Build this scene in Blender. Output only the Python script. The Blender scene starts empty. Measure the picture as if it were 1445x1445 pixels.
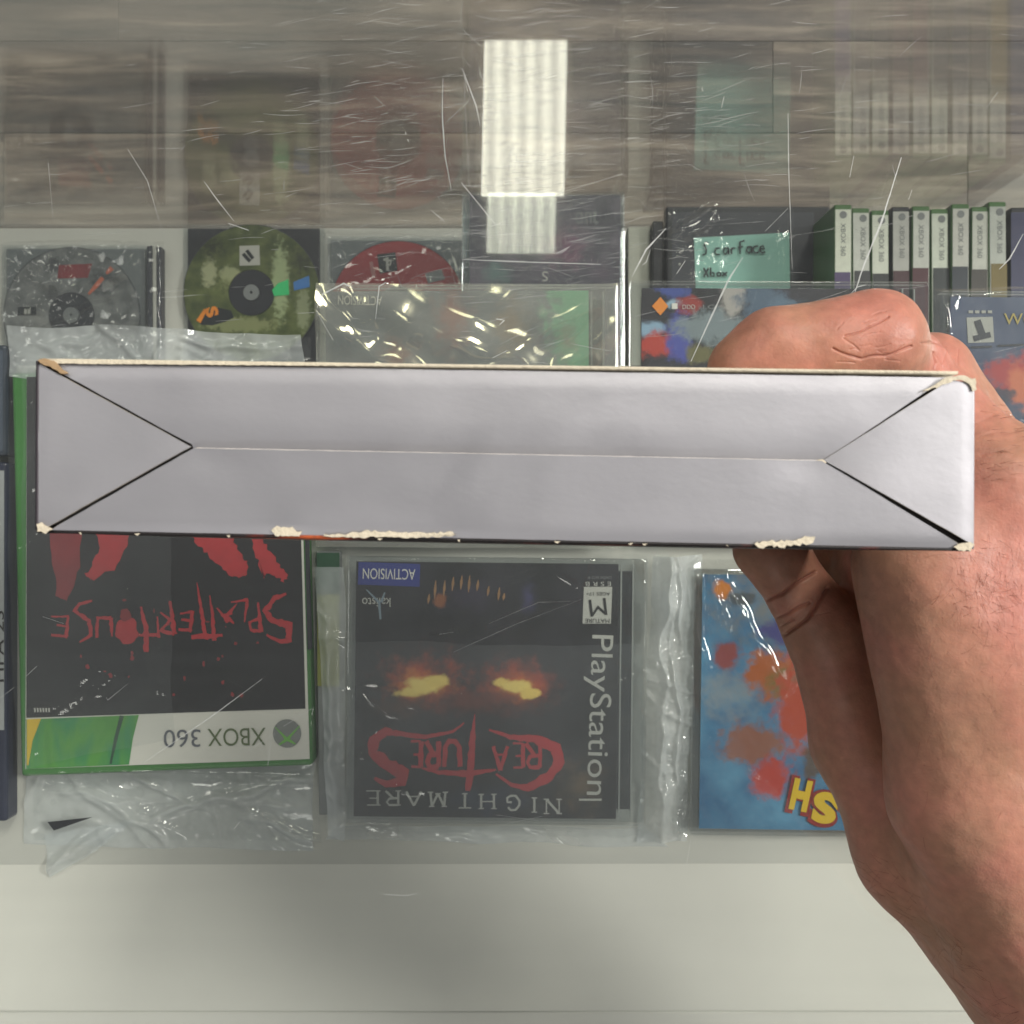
import bpy, bmesh, math, random
import numpy as np
from mathutils import Vector, noise
from mathutils.bvhtree import BVHTree

random.seed(7); np.random.seed(7)
C = bpy.context.scene.collection
SC = bpy.context.scene

# ------------------------------------------------------------------ camera, light, exposure
HC = 1.37                      # lens height above the shop floor (m), looking straight down
F = 1549.0                     # focal length in photo pixels (1445 px wide)
cam = bpy.data.objects.new('camera', bpy.data.cameras.new('camera'))
C.objects.link(cam)
cam.location = (0, 0, HC)
cam.rotation_euler = (0, 0, 0)
cam.data.angle = 2 * math.atan(722.5 / F)
cam.data.clip_start = 0.01
cam.data.clip_end = 50
cam.data.dof.use_dof = True
cam.data.dof.focus_distance = 0.34
cam.data.dof.aperture_fstop = 45.0
SC.camera = cam

world = bpy.data.worlds.new('World'); SC.world = world
world.use_nodes = True
bg = world.node_tree.nodes['Background']
bg.inputs['Color'].default_value = (0.96, 0.98, 1.0, 1)
bg.inputs['Strength'].default_value = 0.18


def area_lamp(name, loc, sx, sy, power, target, col=(1, 0.97, 0.93)):
    l = bpy.data.lights.new(name, 'AREA'); l.shape = 'RECTANGLE'
    l.size = sx; l.size_y = sy; l.energy = power; l.color = col
    o = bpy.data.objects.new(name, l); C.objects.link(o)
    o.location = loc
    o.rotation_euler = (Vector(target) - Vector(loc)).to_track_quat('-Z', 'Y').to_euler()
    return o


LZ = HC + 3.2
area_lamp('ceiling_lamp_front', (1.3, 2.9, LZ), 0.6, 1.2, 78, (0, 0, 1.0), (1, 0.96, 0.88))
area_lamp('ceiling_lamp_right', (4.3, 1.0, LZ), 1.2, 1.2, 330, (0, 0, 1.0))
area_lamp('fill_lamp_side', (2.75, -0.5, LZ), 0.6, 1.2, 8, (0, 0, 1.0))  # added lamp, no known fixture; grades the carton's sheen from left to right
area_lamp('fill_lamp_front_left', (-1.4, 2.9, LZ), 0.6, 1.2, 18, (0, 0, 1.0), (1, 0.96, 0.88))  # made-up lamp, added to put streaks on the cellophane folds
area_lamp('fill_lamp_left', (-3.4, 1.6, LZ), 0.6, 1.2, 16, (0, 0, 1.0))  # added fill from the left, not a known fixture
area_lamp('fill_lamp_rear', (-1.2, -3.1, LZ), 0.6, 1.2, 16, (0, 0, 1.0))  # added fill behind the camera to brighten the front of the shelf

SC.view_settings.view_transform = 'Standard'
SC.view_settings.look = 'None'
SC.view_settings.exposure = 0.0
SC.view_settings.gamma = 1.0
SC.render.engine = 'CYCLES'
cy = SC.cycles
cy.max_bounces = 12; cy.diffuse_bounces = 3; cy.glossy_bounces = 5
cy.transmission_bounces = 8; cy.transparent_max_bounces = 40
cy.caustics_reflective = False; cy.caustics_refractive = False
cy.sample_clamp_indirect = 20.0
cy.use_denoising = True
try:
    cy.denoiser = 'OPENIMAGEDENOISE'
except Exception:
    pass
cy.use_adaptive_sampling = True; cy.adaptive_threshold = 0.025


# ------------------------------------------------------------------ helpers
def P(px, py, d):
    return Vector(((px - 722.5) / F * d, (722.5 - py) / F * d, HC - d))


def wloc(o):
    v = Vector((0, 0, 0))
    while o is not None:
        v += o.location; o = o.parent
    return v


def link(o, parent):
    C.objects.link(o)
    if parent is not None:
        o.parent = parent
    return o


def thing(name, loc, label, cat, group=None):
    o = bpy.data.objects.new(name, None)
    o.empty_display_size = 0.01
    C.objects.link(o); o.location = loc
    o['label'] = label; o['category'] = cat
    if group:
        o['group'] = group
    return o


def tag(o, label, cat, group=None):
    o['label'] = label; o['category'] = cat
    if group:
        o['group'] = group
    return o


def mesh(name, verts, faces, mat, parent=None, smooth=False, origin=None):
    off = wloc(parent) if parent is not None else Vector((0, 0, 0))
    og = Vector(origin) if origin is not None else Vector((0, 0, 0))
    me = bpy.data.meshes.new(name)
    me.from_pydata([tuple(Vector(v) - off - og) for v in verts], [], faces)
    me.materials.append(mat)
    if smooth:
        me.polygons.foreach_set('use_smooth', [True] * len(me.polygons))
    me.update()
    o = bpy.data.objects.new(name, me)
    o.location = og
    return link(o, parent)


def bm_obj(name, bm, mat, parent=None, smooth=False):
    off = wloc(parent) if parent is not None else Vector((0, 0, 0))
    for v in bm.verts:
        v.co -= off
    me = bpy.data.meshes.new(name); bm.to_mesh(me); bm.free()
    me.materials.append(mat)
    if smooth:
        me.polygons.foreach_set('use_smooth', [True] * len(me.polygons))
    o = bpy.data.objects.new(name, me)
    return link(o, parent)


def prism_bm(pts, z0, z1, bevel=0.0, seg=2):
    bm = bmesh.new()
    n = len(pts)
    area = sum(pts[i][0] * pts[(i + 1) % n][1] - pts[(i + 1) % n][0] * pts[i][1] for i in range(n))
    if area < 0:
        pts = list(reversed(pts))
    lo = [bm.verts.new((p[0], p[1], z0)) for p in pts]
    hi = [bm.verts.new((p[0], p[1], z1)) for p in pts]
    bm.faces.new(hi); bm.faces.new(list(reversed(lo)))
    for i in range(n):
        j = (i + 1) % n
        bm.faces.new((lo[i], lo[j], hi[j], hi[i]))
    if bevel > 0:
        bmesh.ops.bevel(bm, geom=bm.edges[:], offset=bevel, segments=seg, affect='EDGES', profile=0.5)
    bm.normal_update()
    return bm


def prism(name, pts, z0, z1, mat, parent=None, bevel=0.0, seg=2):
    return bm_obj(name, prism_bm(pts, z0, z1, bevel, seg), mat, parent)


def pxy(pts, d):
    return [P(x, y, d).xy for x, y in pts]


def rect_px(x0, y0, x1, y1):
    return [(x0, y0), (x1, y0), (x1, y1), (x0, y1)]


def rot_rect(cx, cy_, w, h, deg):
    """w x h rectangle (metres) about a centre, turned counter-clockwise by deg"""
    a = math.radians(deg); c, s = math.cos(a), math.sin(a)
    return [(cx + x * c - y * s, cy_ + x * s + y * c) for x, y in
            ((-w / 2, h / 2), (w / 2, h / 2), (w / 2, -h / 2), (-w / 2, -h / 2))]


def print_poly(name, pts, d, mat, parent):
    vs = [P(x, y, d) for x, y in pts]
    n = len(pts)
    a = sum(vs[i].x * vs[(i + 1) % n].y - vs[(i + 1) % n].x * vs[i].y for i in range(n))
    idx = list(range(n)) if a > 0 else list(range(n))[::-1]
    return mesh(name, vs, [idx], mat, parent)


def blob(cx, cy_, rx, ry, n=40, jag=0.2, seed=0, freq=2.0, rot=0):
    out = []
    for i in range(n):
        a = 2 * math.pi * i / n
        r = 1 + jag * noise.noise(Vector((math.cos(a) * freq + seed * 3.1, math.sin(a) * freq, seed))) * 2
        x, y = rx * r * math.cos(a), ry * r * math.sin(a)
        c, s = math.cos(rot), math.sin(rot)
        out.append((cx + x * c - y * s, cy_ + x * s + y * c))
    return out


def ribbons(name, lines, d, mat, parent, jag=0.0, step=None, caps=True, seed=0):
    """flat printed strokes: each line a list of (px, py, width px)"""
    vs, fs = [], []
    rnd = random.Random(seed)
    for li, ln in enumerate(lines):
        pts = []
        for i in range(len(ln) - 1):
            a, b = ln[i], ln[i + 1]
            L = math.hypot(b[0] - a[0], b[1] - a[1])
            k = max(1, int(L / step)) if step else 1
            for j in range(k):
                t = j / k
                pts.append([a[q] + (b[q] - a[q]) * t for q in range(3)])
        pts.append(list(ln[-1]))
        dd = d - 0.00003 * (li % 12)
        b0 = len(vs)
        for i, p in enumerate(pts):
            q0 = pts[max(0, i - 1)]; q1 = pts[min(len(pts) - 1, i + 1)]
            tx, ty = q1[0] - q0[0], q1[1] - q0[1]
            L = math.hypot(tx, ty) or 1
            nx, ny = -ty / L, tx / L
            w1 = p[2] / 2 * (1 + jag * rnd.uniform(-1, 1)); w2 = p[2] / 2 * (1 + jag * rnd.uniform(-1, 1))
            vs.append(P(p[0] + nx * w1, p[1] + ny * w1, dd))
            vs.append(P(p[0] - nx * w2, p[1] - ny * w2, dd))
        for i in range(len(pts) - 1):
            k = b0 + 2 * i
            fs.append((k, k + 2, k + 3, k + 1))
    return mesh(name, vs, fs, mat, parent)


_dg = None


def text(name, body, cx, cy_, W, Hh, right, d, mat, parent, shear=0.0, bold=0.0):
    """flat lettering fitted to W x Hh photo pixels, reading direction `right` (px, y down)"""
    cu = bpy.data.curves.new('lettering', 'FONT')
    cu.body = body; cu.resolution_u = 5; cu.shear = shear; cu.offset = bold
    to = bpy.data.objects.new('lettering', cu)
    C.objects.link(to)
    dg = bpy.context.evaluated_depsgraph_get()
    dg.update()
    me = bpy.data.meshes.new_from_object(to.evaluated_get(dg))
    bpy.data.objects.remove(to)
    n = len(me.vertices)
    co = np.empty(n * 3, np.float32); me.vertices.foreach_get('co', co); co = co.reshape(-1, 3)
    lo, hi = co.min(0), co.max(0)
    u = (co[:, 0] - lo[0]) / (hi[0] - lo[0]) - 0.5
    v = (co[:, 1] - lo[1]) / max(1e-6, hi[1] - lo[1]) - 0.5
    L = math.hypot(*right); rx, ry = right[0] / L, right[1] / L
    ux, uy = ry, -rx
    off = wloc(parent) if parent else Vector((0, 0, 0))
    for i in range(n):
        me.vertices[i].co = P(cx + rx * u[i] * W + ux * v[i] * Hh, cy_ + ry * u[i] * W + uy * v[i] * Hh, d) - off
    me.materials.clear(); me.materials.append(mat)
    o = bpy.data.objects.new(name, me)
    return link(o, parent)


# ------------------------------------------------------------------ materials
MATS = {}


def newmat(name):
    m = bpy.data.materials.new(name); m.use_nodes = True
    nt = m.node_tree; nt.nodes.clear()
    out = nt.nodes.new('ShaderNodeOutputMaterial')
    MATS[name] = m
    return m, nt, out


def N(nt, t, **kw):
    n = nt.nodes.new(t)
    for k, v in kw.items():
        if k in n.inputs:
            n.inputs[k].default_value = v
        else:
            setattr(n, k, v)
    return n


def S(r, g, b):
    """sRGB 0-255 to linear"""
    f = lambda c: (c / 255 / 12.92) if c / 255 <= 0.04045 else ((c / 255 + 0.055) / 1.055) ** 2.4
    return (f(r), f(g), f(b), 1)


def plain(name, col, rough=0.5, metallic=0.0, var=0.0, scale=60.0, bump=0.0, bscale=400.0, spec=0.5, coat=0.0):
    m, nt, out = newmat(name)
    b = N(nt, 'ShaderNodeBsdfPrincipled')
    b.inputs['Base Color'].default_value = col
    b.inputs['Roughness'].default_value = rough
    b.inputs['Metallic'].default_value = metallic
    b.inputs['Specular IOR Level'].default_value = spec
    b.inputs['Coat Weight'].default_value = coat
    nt.links.new(b.outputs[0], out.inputs[0])
    g = N(nt, 'ShaderNodeNewGeometry')
    if var > 0:
        nz = N(nt, 'ShaderNodeTexNoise'); nz.inputs['Scale'].default_value = scale; nz.inputs['Detail'].default_value = 5
        nt.links.new(g.outputs['Position'], nz.inputs['Vector'])
        mx = N(nt, 'ShaderNodeMix', data_type='RGBA')
        mx.inputs[6].default_value = tuple(c * (1 - var) for c in col[:3]) + (1,)
        mx.inputs[7].default_value = tuple(min(1, c * (1 + var)) for c in col[:3]) + (1,)
        nt.links.new(nz.outputs[0], mx.inputs[0])
        nt.links.new(mx.outputs[2], b.inputs['Base Color'])
    if bump > 0:
        n2 = N(nt, 'ShaderNodeTexNoise'); n2.inputs['Scale'].default_value = bscale; n2.inputs['Detail'].default_value = 6
        nt.links.new(g.outputs['Position'], n2.inputs['Vector'])
        bp = N(nt, 'ShaderNodeBump'); bp.inputs['Strength'].default_value = bump; bp.inputs['Distance'].default_value = 0.0005
        nt.links.new(n2.outputs[0], bp.inputs['Height'])
        nt.links.new(bp.outputs[0], b.inputs['Normal'])
    return m


def schlick(nt, f0=0.04):
    lw = N(nt, 'ShaderNodeLayerWeight'); lw.inputs['Blend'].default_value = 0.5
    p = N(nt, 'ShaderNodeMath', operation='POWER'); p.inputs[1].default_value = 5.0
    nt.links.new(lw.outputs['Facing'], p.inputs[0])
    m = N(nt, 'ShaderNodeMath', operation='MULTIPLY_ADD')
    nt.links.new(p.outputs[0], m.inputs[0]); m.inputs[1].default_value = 1 - f0; m.inputs[2].default_value = f0
    return m.outputs[0]


def clear(name, tint=(1, 1, 1, 1), rough=0.0, f0=0.04, haze=0.0, hazecol=(0.8, 0.85, 0.85, 1), bump=0.0, bscale=60.0,
          sheen=0.0, sheen_rough=0.35, streak=None, gloss=(1, 1, 1, 1)):
    """thin clear sheet: see-through plus Fresnel reflection, a little milky scatter"""
    m, nt, out = newmat(name)
    tr = N(nt, 'ShaderNodeBsdfTransparent', Color=tint)
    gl = N(nt, 'ShaderNodeBsdfGlossy', Roughness=rough, Color=gloss)
    mix = N(nt, 'ShaderNodeMixShader')
    nt.links.new(schlick(nt, f0), mix.inputs[0])
    nt.links.new(tr.outputs[0], mix.inputs[1]); nt.links.new(gl.outputs[0], mix.inputs[2])
    last = mix.outputs[0]
    geo = N(nt, 'ShaderNodeNewGeometry')
    if bump > 0:
        nz = N(nt, 'ShaderNodeTexNoise'); nz.inputs['Scale'].default_value = bscale; nz.inputs['Detail'].default_value = 3
        nz.inputs['Distortion'].default_value = 1.5
        nt.links.new(geo.outputs['Position'], nz.inputs['Vector'])
        bp = N(nt, 'ShaderNodeBump'); bp.inputs['Strength'].default_value = bump; bp.inputs['Distance'].default_value = 0.004
        nt.links.new(nz.outputs[0], bp.inputs['Height']); nt.links.new(bp.outputs[0], gl.inputs['Normal'])
    if sheen > 0:
        g2 = N(nt, 'ShaderNodeBsdfGlossy', Roughness=sheen_rough)
        mx2 = N(nt, 'ShaderNodeMixShader')
        if streak is not None:
            mp = N(nt, 'ShaderNodeMapping'); mp.inputs['Scale'].default_value = streak
            mp.inputs['Rotation'].default_value = (0, 0, math.radians(-6))
            nt.links.new(geo.outputs['Position'], mp.inputs['Vector'])
            nz = N(nt, 'ShaderNodeTexNoise'); nz.inputs['Scale'].default_value = 1.0; nz.inputs['Detail'].default_value = 6
            nz.inputs['Distortion'].default_value = 0.6
            nt.links.new(mp.outputs[0], nz.inputs['Vector'])
            rp = N(nt, 'ShaderNodeMapRange')
            rp.inputs['From Min'].default_value = 0.4; rp.inputs['From Max'].default_value = 0.75
            rp.inputs['To Min'].default_value = sheen * 0.5; rp.inputs['To Max'].default_value = sheen * 1.8
            nt.links.new(nz.outputs[0], rp.inputs['Value'])
            nt.links.new(rp.outputs[0], mx2.inputs[0])
        else:
            mx2.inputs[0].default_value = sheen
        nt.links.new(last, mx2.inputs[1]); nt.links.new(g2.outputs[0], mx2.inputs[2])
        last = mx2.outputs[0]
    if haze > 0:
        df = N(nt, 'ShaderNodeBsdfDiffuse', Color=hazecol)
        tl = N(nt, 'ShaderNodeBsdfTranslucent', Color=hazecol)
        ad = N(nt, 'ShaderNodeMixShader'); ad.inputs[0].default_value = 0.4
        nt.links.new(df.outputs[0], ad.inputs[1]); nt.links.new(tl.outputs[0], ad.inputs[2])
        mx3 = N(nt, 'ShaderNodeMixShader')
        nz = N(nt, 'ShaderNodeTexNoise'); nz.inputs['Scale'].default_value = 25; nz.inputs['Detail'].default_value = 4
        nt.links.new(geo.outputs['Position'], nz.inputs['Vector'])
        rp = N(nt, 'ShaderNodeMapRange')
        rp.inputs['From Min'].default_value = 0.3; rp.inputs['From Max'].default_value = 0.7
        rp.inputs['To Min'].default_value = haze * 0.5; rp.inputs['To Max'].default_value = haze * 1.5
        nt.links.new(nz.outputs[0], rp.inputs['Value']); nt.links.new(rp.outputs[0], mx3.inputs[0])
        nt.links.new(last, mx3.inputs[1]); nt.links.new(ad.outputs[0], mx3.inputs[2])
        last = mx3.outputs[0]
    nt.links.new(last, out.inputs[0])
    return m


M_topglass = clear('counter_glass', (0.978, 0.984, 0.974, 1), 0.0, 0.042, haze=0.006, hazecol=(0.85, 0.88, 0.86, 1),
                   sheen=0.020, sheen_rough=0.19, streak=(6, 160, 1))
M_frontglass = clear('front_glass', (0.95, 0.965, 0.95, 1), 0.07, 0.042, haze=0.014)
M_jewel = clear('clear_polystyrene', (0.96, 0.97, 0.97, 1), 0.02, 0.075, haze=0.003)
M_jewel_gloss = clear('glossy_lid_polystyrene', (0.96, 0.97, 0.97, 1), 0.02, 0.125, haze=0.006)
M_film = clear('poly_bag_film', (0.985, 0.99, 0.99, 1), 0.05, 0.06, haze=0.018, hazecol=(0.80, 0.86, 0.87, 1), bump=0.05, bscale=45)
M_filmm = clear('milky_bag_film', (0.98, 0.985, 0.99, 1), 0.10, 0.08, haze=0.42, hazecol=(0.90, 0.95, 0.96, 1), bump=0.12, bscale=50)
M_filmd = clear('doubled_bag_film', (0.985, 0.99, 0.99, 1), 0.06, 0.06, haze=0.036, hazecol=(0.80, 0.86, 0.88, 1), bump=0.05, bscale=45)
M_cello = clear('cellophane', (0.97, 0.97, 0.95, 1), 0.10, 0.26, haze=0.17, hazecol=(0.88, 0.9, 0.86, 1), gloss=(1, 0.95, 0.68, 1))
M_scratch = clear('glass_scratch', (1, 1, 1, 1), 0.3, 0.10, haze=0.55, hazecol=(0.95, 0.97, 0.95, 1))
M_scratchf = clear('glass_hairline', (1, 1, 1, 1), 0.3, 0.06, haze=0.22, hazecol=(0.95, 0.97, 0.95, 1))

M_white = plain('white_laminate', S(212, 212, 204), 0.45, var=0.06, scale=9, bump=0.05, bscale=200)
M_shelfshade = plain('shelf_shade_grey', S(190, 191, 183), 0.7, var=0.06, scale=20, bump=0.05, bscale=300)  # grey of the painted shade between and below the games
M_shelfpaper = plain('shelf_white', S(216, 216, 207), 0.55, var=0.07, scale=14, bump=0.06, bscale=80)
M_black = plain('black_plastic', S(34, 35, 40), 0.35, var=0.15)
M_blackp = plain('black_print', S(19, 16, 18), 0.45, var=0.2, scale=120)
M_dgrey = plain('dark_grey_plastic', S(58, 60, 68), 0.4, var=0.1)
M_green = plain('green_case_plastic', S(58, 125, 48), 0.35, var=0.12)
M_white_print = plain('white_print', S(225, 224, 214), 0.5)
M_grey_print = plain('grey_print', S(92, 96, 104), 0.5)
M_silver_print = plain('pale_grey_print', S(186, 186, 178), 0.5)
M_ink = plain('marker_ink', S(30, 36, 40), 0.7)
M_blue_print = plain('blue_print', S(38, 50, 132), 0.5)
M_red_print = plain('red_print', S(185, 40, 44), 0.5, var=0.22, scale=180)
M_redd_print = plain('dark_red_print', S(140, 34, 38), 0.5, var=0.3, scale=120)
M_logo_red = plain('logo_red_print', S(178, 34, 40), 0.5, var=0.18, scale=150)
M_yellow = plain('yellow_print', S(226, 190, 40), 0.5, var=0.06)
M_orange = plain('orange_print', S(232, 140, 40), 0.5, var=0.1)
M_teal = plain('teal_note_paper', S(166, 220, 206), 0.8, var=0.04)
M_olive = plain('olive_print', S(132, 136, 62), 0.5, var=0.12)
M_dgreen = plain('deep_green_print', S(30, 74, 48), 0.5, var=0.3, scale=90)
M_tube_grey = plain('grey_print_mid', S(128, 132, 132), 0.5, var=0.15, scale=90)
M_cream = plain('torn_paperboard', S(214, 203, 180), 0.95, var=0.12, scale=500, bump=0.7, bscale=900)
M_tan = plain('worn_tan_paperboard', S(170, 142, 108), 0.95, var=0.2, scale=300, bump=0.6, bscale=900)
M_inner = plain('carton_inside', S(88, 82, 80), 0.9)
M_rib = plain('frosted_rib_plastic', S(150, 154, 150), .3)
M_hub = plain('disc_hub_dark', S(44, 46, 52), 0.35)


def silver_mat():
    m, nt, out = newmat('silver_paperboard')
    b = N(nt, 'ShaderNodeBsdfPrincipled')
    b.inputs['Metallic'].default_value = 0.66
    b.inputs['Roughness'].default_value = 0.40
    g = N(nt, 'ShaderNodeNewGeometry')
    nz = N(nt, 'ShaderNodeTexNoise'); nz.inputs['Scale'].default_value = 45; nz.inputs['Detail'].default_value = 4
    nt.links.new(g.outputs['Position'], nz.inputs['Vector'])
    cr = N(nt, 'ShaderNodeMix', data_type='RGBA')
    cr.inputs[6].default_value = (0.43, 0.42, 0.445, 1); cr.inputs[7].default_value = (0.50, 0.492, 0.515, 1)
    nt.links.new(nz.outputs[0], cr.inputs[0]); nt.links.new(cr.outputs[2], b.inputs['Base Color'])
    mp = N(nt, 'ShaderNodeMapping'); mp.inputs['Scale'].default_value = (500, 900, 500); mp.inputs['Rotation'].default_value = (0, 0, 0.5)
    nt.links.new(g.outputs['Position'], mp.inputs['Vector'])
    n2 = N(nt, 'ShaderNodeTexNoise'); n2.inputs['Scale'].default_value = 1.0; n2.inputs['Detail'].default_value = 5
    nt.links.new(mp.outputs[0], n2.inputs['Vector'])
    n3 = N(nt, 'ShaderNodeTexNoise'); n3.inputs['Scale'].default_value = 90; n3.inputs['Detail'].default_value = 3
    nt.links.new(g.outputs['Position'], n3.inputs['Vector'])
    b1 = N(nt, 'ShaderNodeBump'); b1.inputs['Strength'].default_value = 0.07; b1.inputs['Distance'].default_value = 0.0004
    b2 = N(nt, 'ShaderNodeBump'); b2.inputs['Strength'].default_value = 0.05; b2.inputs['Distance'].default_value = 0.0015
    n6 = N(nt, 'ShaderNodeTexNoise'); n6.inputs['Scale'].default_value = 28; n6.inputs['Detail'].default_value = 7; n6.inputs['Distortion'].default_value = 1.2
    nt.links.new(g.outputs['Position'], n6.inputs['Vector'])
    rr_ = N(nt, 'ShaderNodeMapRange'); rr_.inputs['From Min'].default_value = .3; rr_.inputs['From Max'].default_value = .7; rr_.inputs['To Min'].default_value = .40; rr_.inputs['To Max'].default_value = .52
    nt.links.new(n6.outputs[0], rr_.inputs['Value']); nt.links.new(rr_.outputs[0], b.inputs['Roughness'])
    nt.links.new(n3.outputs[0], b2.inputs['Height']); nt.links.new(b2.outputs[0], b1.inputs['Normal'])
    nt.links.new(n2.outputs[0], b1.inputs['Height']); nt.links.new(b1.outputs[0], b.inputs['Normal'])
    nt.links.new(b.outputs[0], out.inputs[0])
    return m


M_silver = silver_mat()


def ramp_mat(name, stops, vec_scale, rough=0.45, detail=5, distortion=0.8, rot=0.0, loc=(0, 0, 0)):
    """flat colour print: noise mapped through a colour ramp"""
    m, nt, out = newmat(name)
    b = N(nt, 'ShaderNodeBsdfPrincipled'); b.inputs['Roughness'].default_value = rough
    g = N(nt, 'ShaderNodeNewGeometry')
    mp = N(nt, 'ShaderNodeMapping'); mp.inputs['Scale'].default_value = vec_scale; mp.inputs['Rotation'].default_value = (0, 0, rot)
    mp.inputs['Location'].default_value = loc
    nt.links.new(g.outputs['Position'], mp.inputs['Vector'])
    nz = N(nt, 'ShaderNodeTexNoise'); nz.inputs['Scale'].default_value = 1; nz.inputs['Detail'].default_value = detail
    nz.inputs['Distortion'].default_value = distortion
    nt.links.new(mp.outputs[0], nz.inputs['Vector'])
    cr = N(nt, 'ShaderNodeValToRGB')
    els = cr.color_ramp.elements
    while len(els) < len(stops):
        els.new(0.5)
    for e, (p, c) in zip(els, stops):
        e.position = p; e.color = c
    nt.links.new(nz.outputs[0], cr.inputs[0])
    nt.links.new(cr.outputs[0], b.inputs['Base Color'])
    nt.links.new(b.outputs[0], out.inputs[0])
    return m


M_art_dark = ramp_mat('dark_cover_print', [(0.0, S(20, 18, 22)), (0.55, S(32, 28, 32)), (0.7, S(66, 32, 36)), (1, S(110, 36, 40))], (30, 30, 30))
M_art_green = ramp_mat('green_band_print', [(0.3, S(44, 120, 42)), (0.5, S(86, 158, 60)), (0.62, S(52, 140, 84)), (0.75, S(140, 180, 60))], (60, 12, 10), rot=0.25)
M_art_wrap = ramp_mat('muted_red_green_print', [(0.3, S(92, 100, 112)), (0.45, S(140, 138, 140)), (0.55, S(160, 92, 84)), (0.7, S(120, 130, 132))], (32, 22, 10))
M_art_wrapg = plain('mint_green_print', S(104, 182, 134), 0.5, var=0.2, scale=70)
M_art_sky = ramp_mat('blue_cover_print', [(0.25, S(44, 108, 150)), (0.5, S(66, 140, 182)), (0.75, S(150, 178, 190))], (14, 26, 10))
M_art_greyb = ramp_mat('grey_blue_cover_print', [(0.3, S(92, 100, 112)), (0.5, S(128, 134, 140)), (0.75, S(150, 152, 150))], (30, 40, 10))
M_art_navy = ramp_mat('slate_blue_cover_print', [(0.3, S(62, 76, 110)), (0.55, S(84, 98, 130)), (0.8, S(130, 132, 140))], (30, 24, 10))
M_art_front = ramp_mat('carton_front_print', [(0.35, S(20, 17, 18)), (0.55, S(26, 20, 20)), (0.60, S(120, 40, 26)), (0.66, S(180, 84, 40)), (0.70, S(30, 22, 22))], (30, 20, 40))
M_art_floor = None


def wood_mat():
    m, nt, out = newmat('wood_plank')
    b = N(nt, 'ShaderNodeBsdfPrincipled'); b.inputs['Roughness'].default_value = 0.55
    g = N(nt, 'ShaderNodeNewGeometry'); oi = N(nt, 'ShaderNodeObjectInfo')
    ad = N(nt, 'ShaderNodeVectorMath', operation='ADD')
    sc = N(nt, 'ShaderNodeVectorMath', operation='SCALE'); sc.inputs['Scale'].default_value = 7.0
    cb = N(nt, 'ShaderNodeCombineXYZ')
    nt.links.new(oi.outputs['Random'], cb.inputs[0]); nt.links.new(oi.outputs['Random'], cb.inputs[2])
    nt.links.new(cb.outputs[0], sc.inputs[0])
    nt.links.new(g.outputs['Position'], ad.inputs[0]); nt.links.new(sc.outputs[0], ad.inputs[1])
    mp = N(nt, 'ShaderNodeMapping'); mp.inputs['Scale'].default_value = (4.5, 52, 4)
    nt.links.new(ad.outputs[0], mp.inputs['Vector'])
    nz = N(nt, 'ShaderNodeTexNoise'); nz.inputs['Scale'].default_value = 1; nz.inputs['Detail'].default_value = 8
    nz.inputs['Roughness'].default_value = 0.65; nz.inputs['Distortion'].default_value = 0.7
    nt.links.new(mp.outputs[0], nz.inputs['Vector'])
    mp2 = N(nt, 'ShaderNodeMapping'); mp2.inputs['Scale'].default_value = (2.5, 9, 4)
    nt.links.new(ad.outputs[0], mp2.inputs['Vector'])
    n2 = N(nt, 'ShaderNodeTexNoise'); n2.inputs['Scale'].default_value = 1.3; n2.inputs['Detail'].default_value = 4
    nt.links.new(mp2.outputs[0], n2.inputs['Vector'])
    av = N(nt, 'ShaderNodeMath', operation='MULTIPLY_ADD'); av.inputs[1].default_value = 0.55
    nt.links.new(nz.outputs[0], av.inputs[0])
    h2 = N(nt, 'ShaderNodeMath', operation='MULTIPLY_ADD'); h2.inputs[1].default_value = 0.35
    nt.links.new(n2.outputs[0], h2.inputs[0])
    h3 = N(nt, 'ShaderNodeMath', operation='MULTIPLY_ADD'); h3.inputs[1].default_value = 0.16; h3.inputs[2].default_value = -0.03
    nt.links.new(oi.outputs['Random'], h3.inputs[0]); nt.links.new(h3.outputs[0], h2.inputs[2])
    nt.links.new(h2.outputs[0], av.inputs[2])
    cr = N(nt, 'ShaderNodeValToRGB')
    els = cr.color_ramp.elements
    els.new(0.5); els.new(0.6)
    for e, (p, c) in zip(els, [(0.34, S(50, 42, 37)), (0.47, S(96, 83, 73)), (0.55, S(134, 120, 106)), (0.68, S(182, 170, 154))]):
        e.position = p; e.color = c
    nt.links.new(av.outputs[0], cr.inputs[0]); nt.links.new(cr.outputs[0], b.inputs['Base Color'])
    bp = N(nt, 'ShaderNodeBump'); bp.inputs['Strength'].default_value = 0.3; bp.inputs['Distance'].default_value = 0.001
    nt.links.new(nz.outputs[0], bp.inputs['Height']); nt.links.new(bp.outputs[0], b.inputs['Normal'])
    nt.links.new(b.outputs[0], out.inputs[0])
    return m


M_wood = wood_mat()


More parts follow.
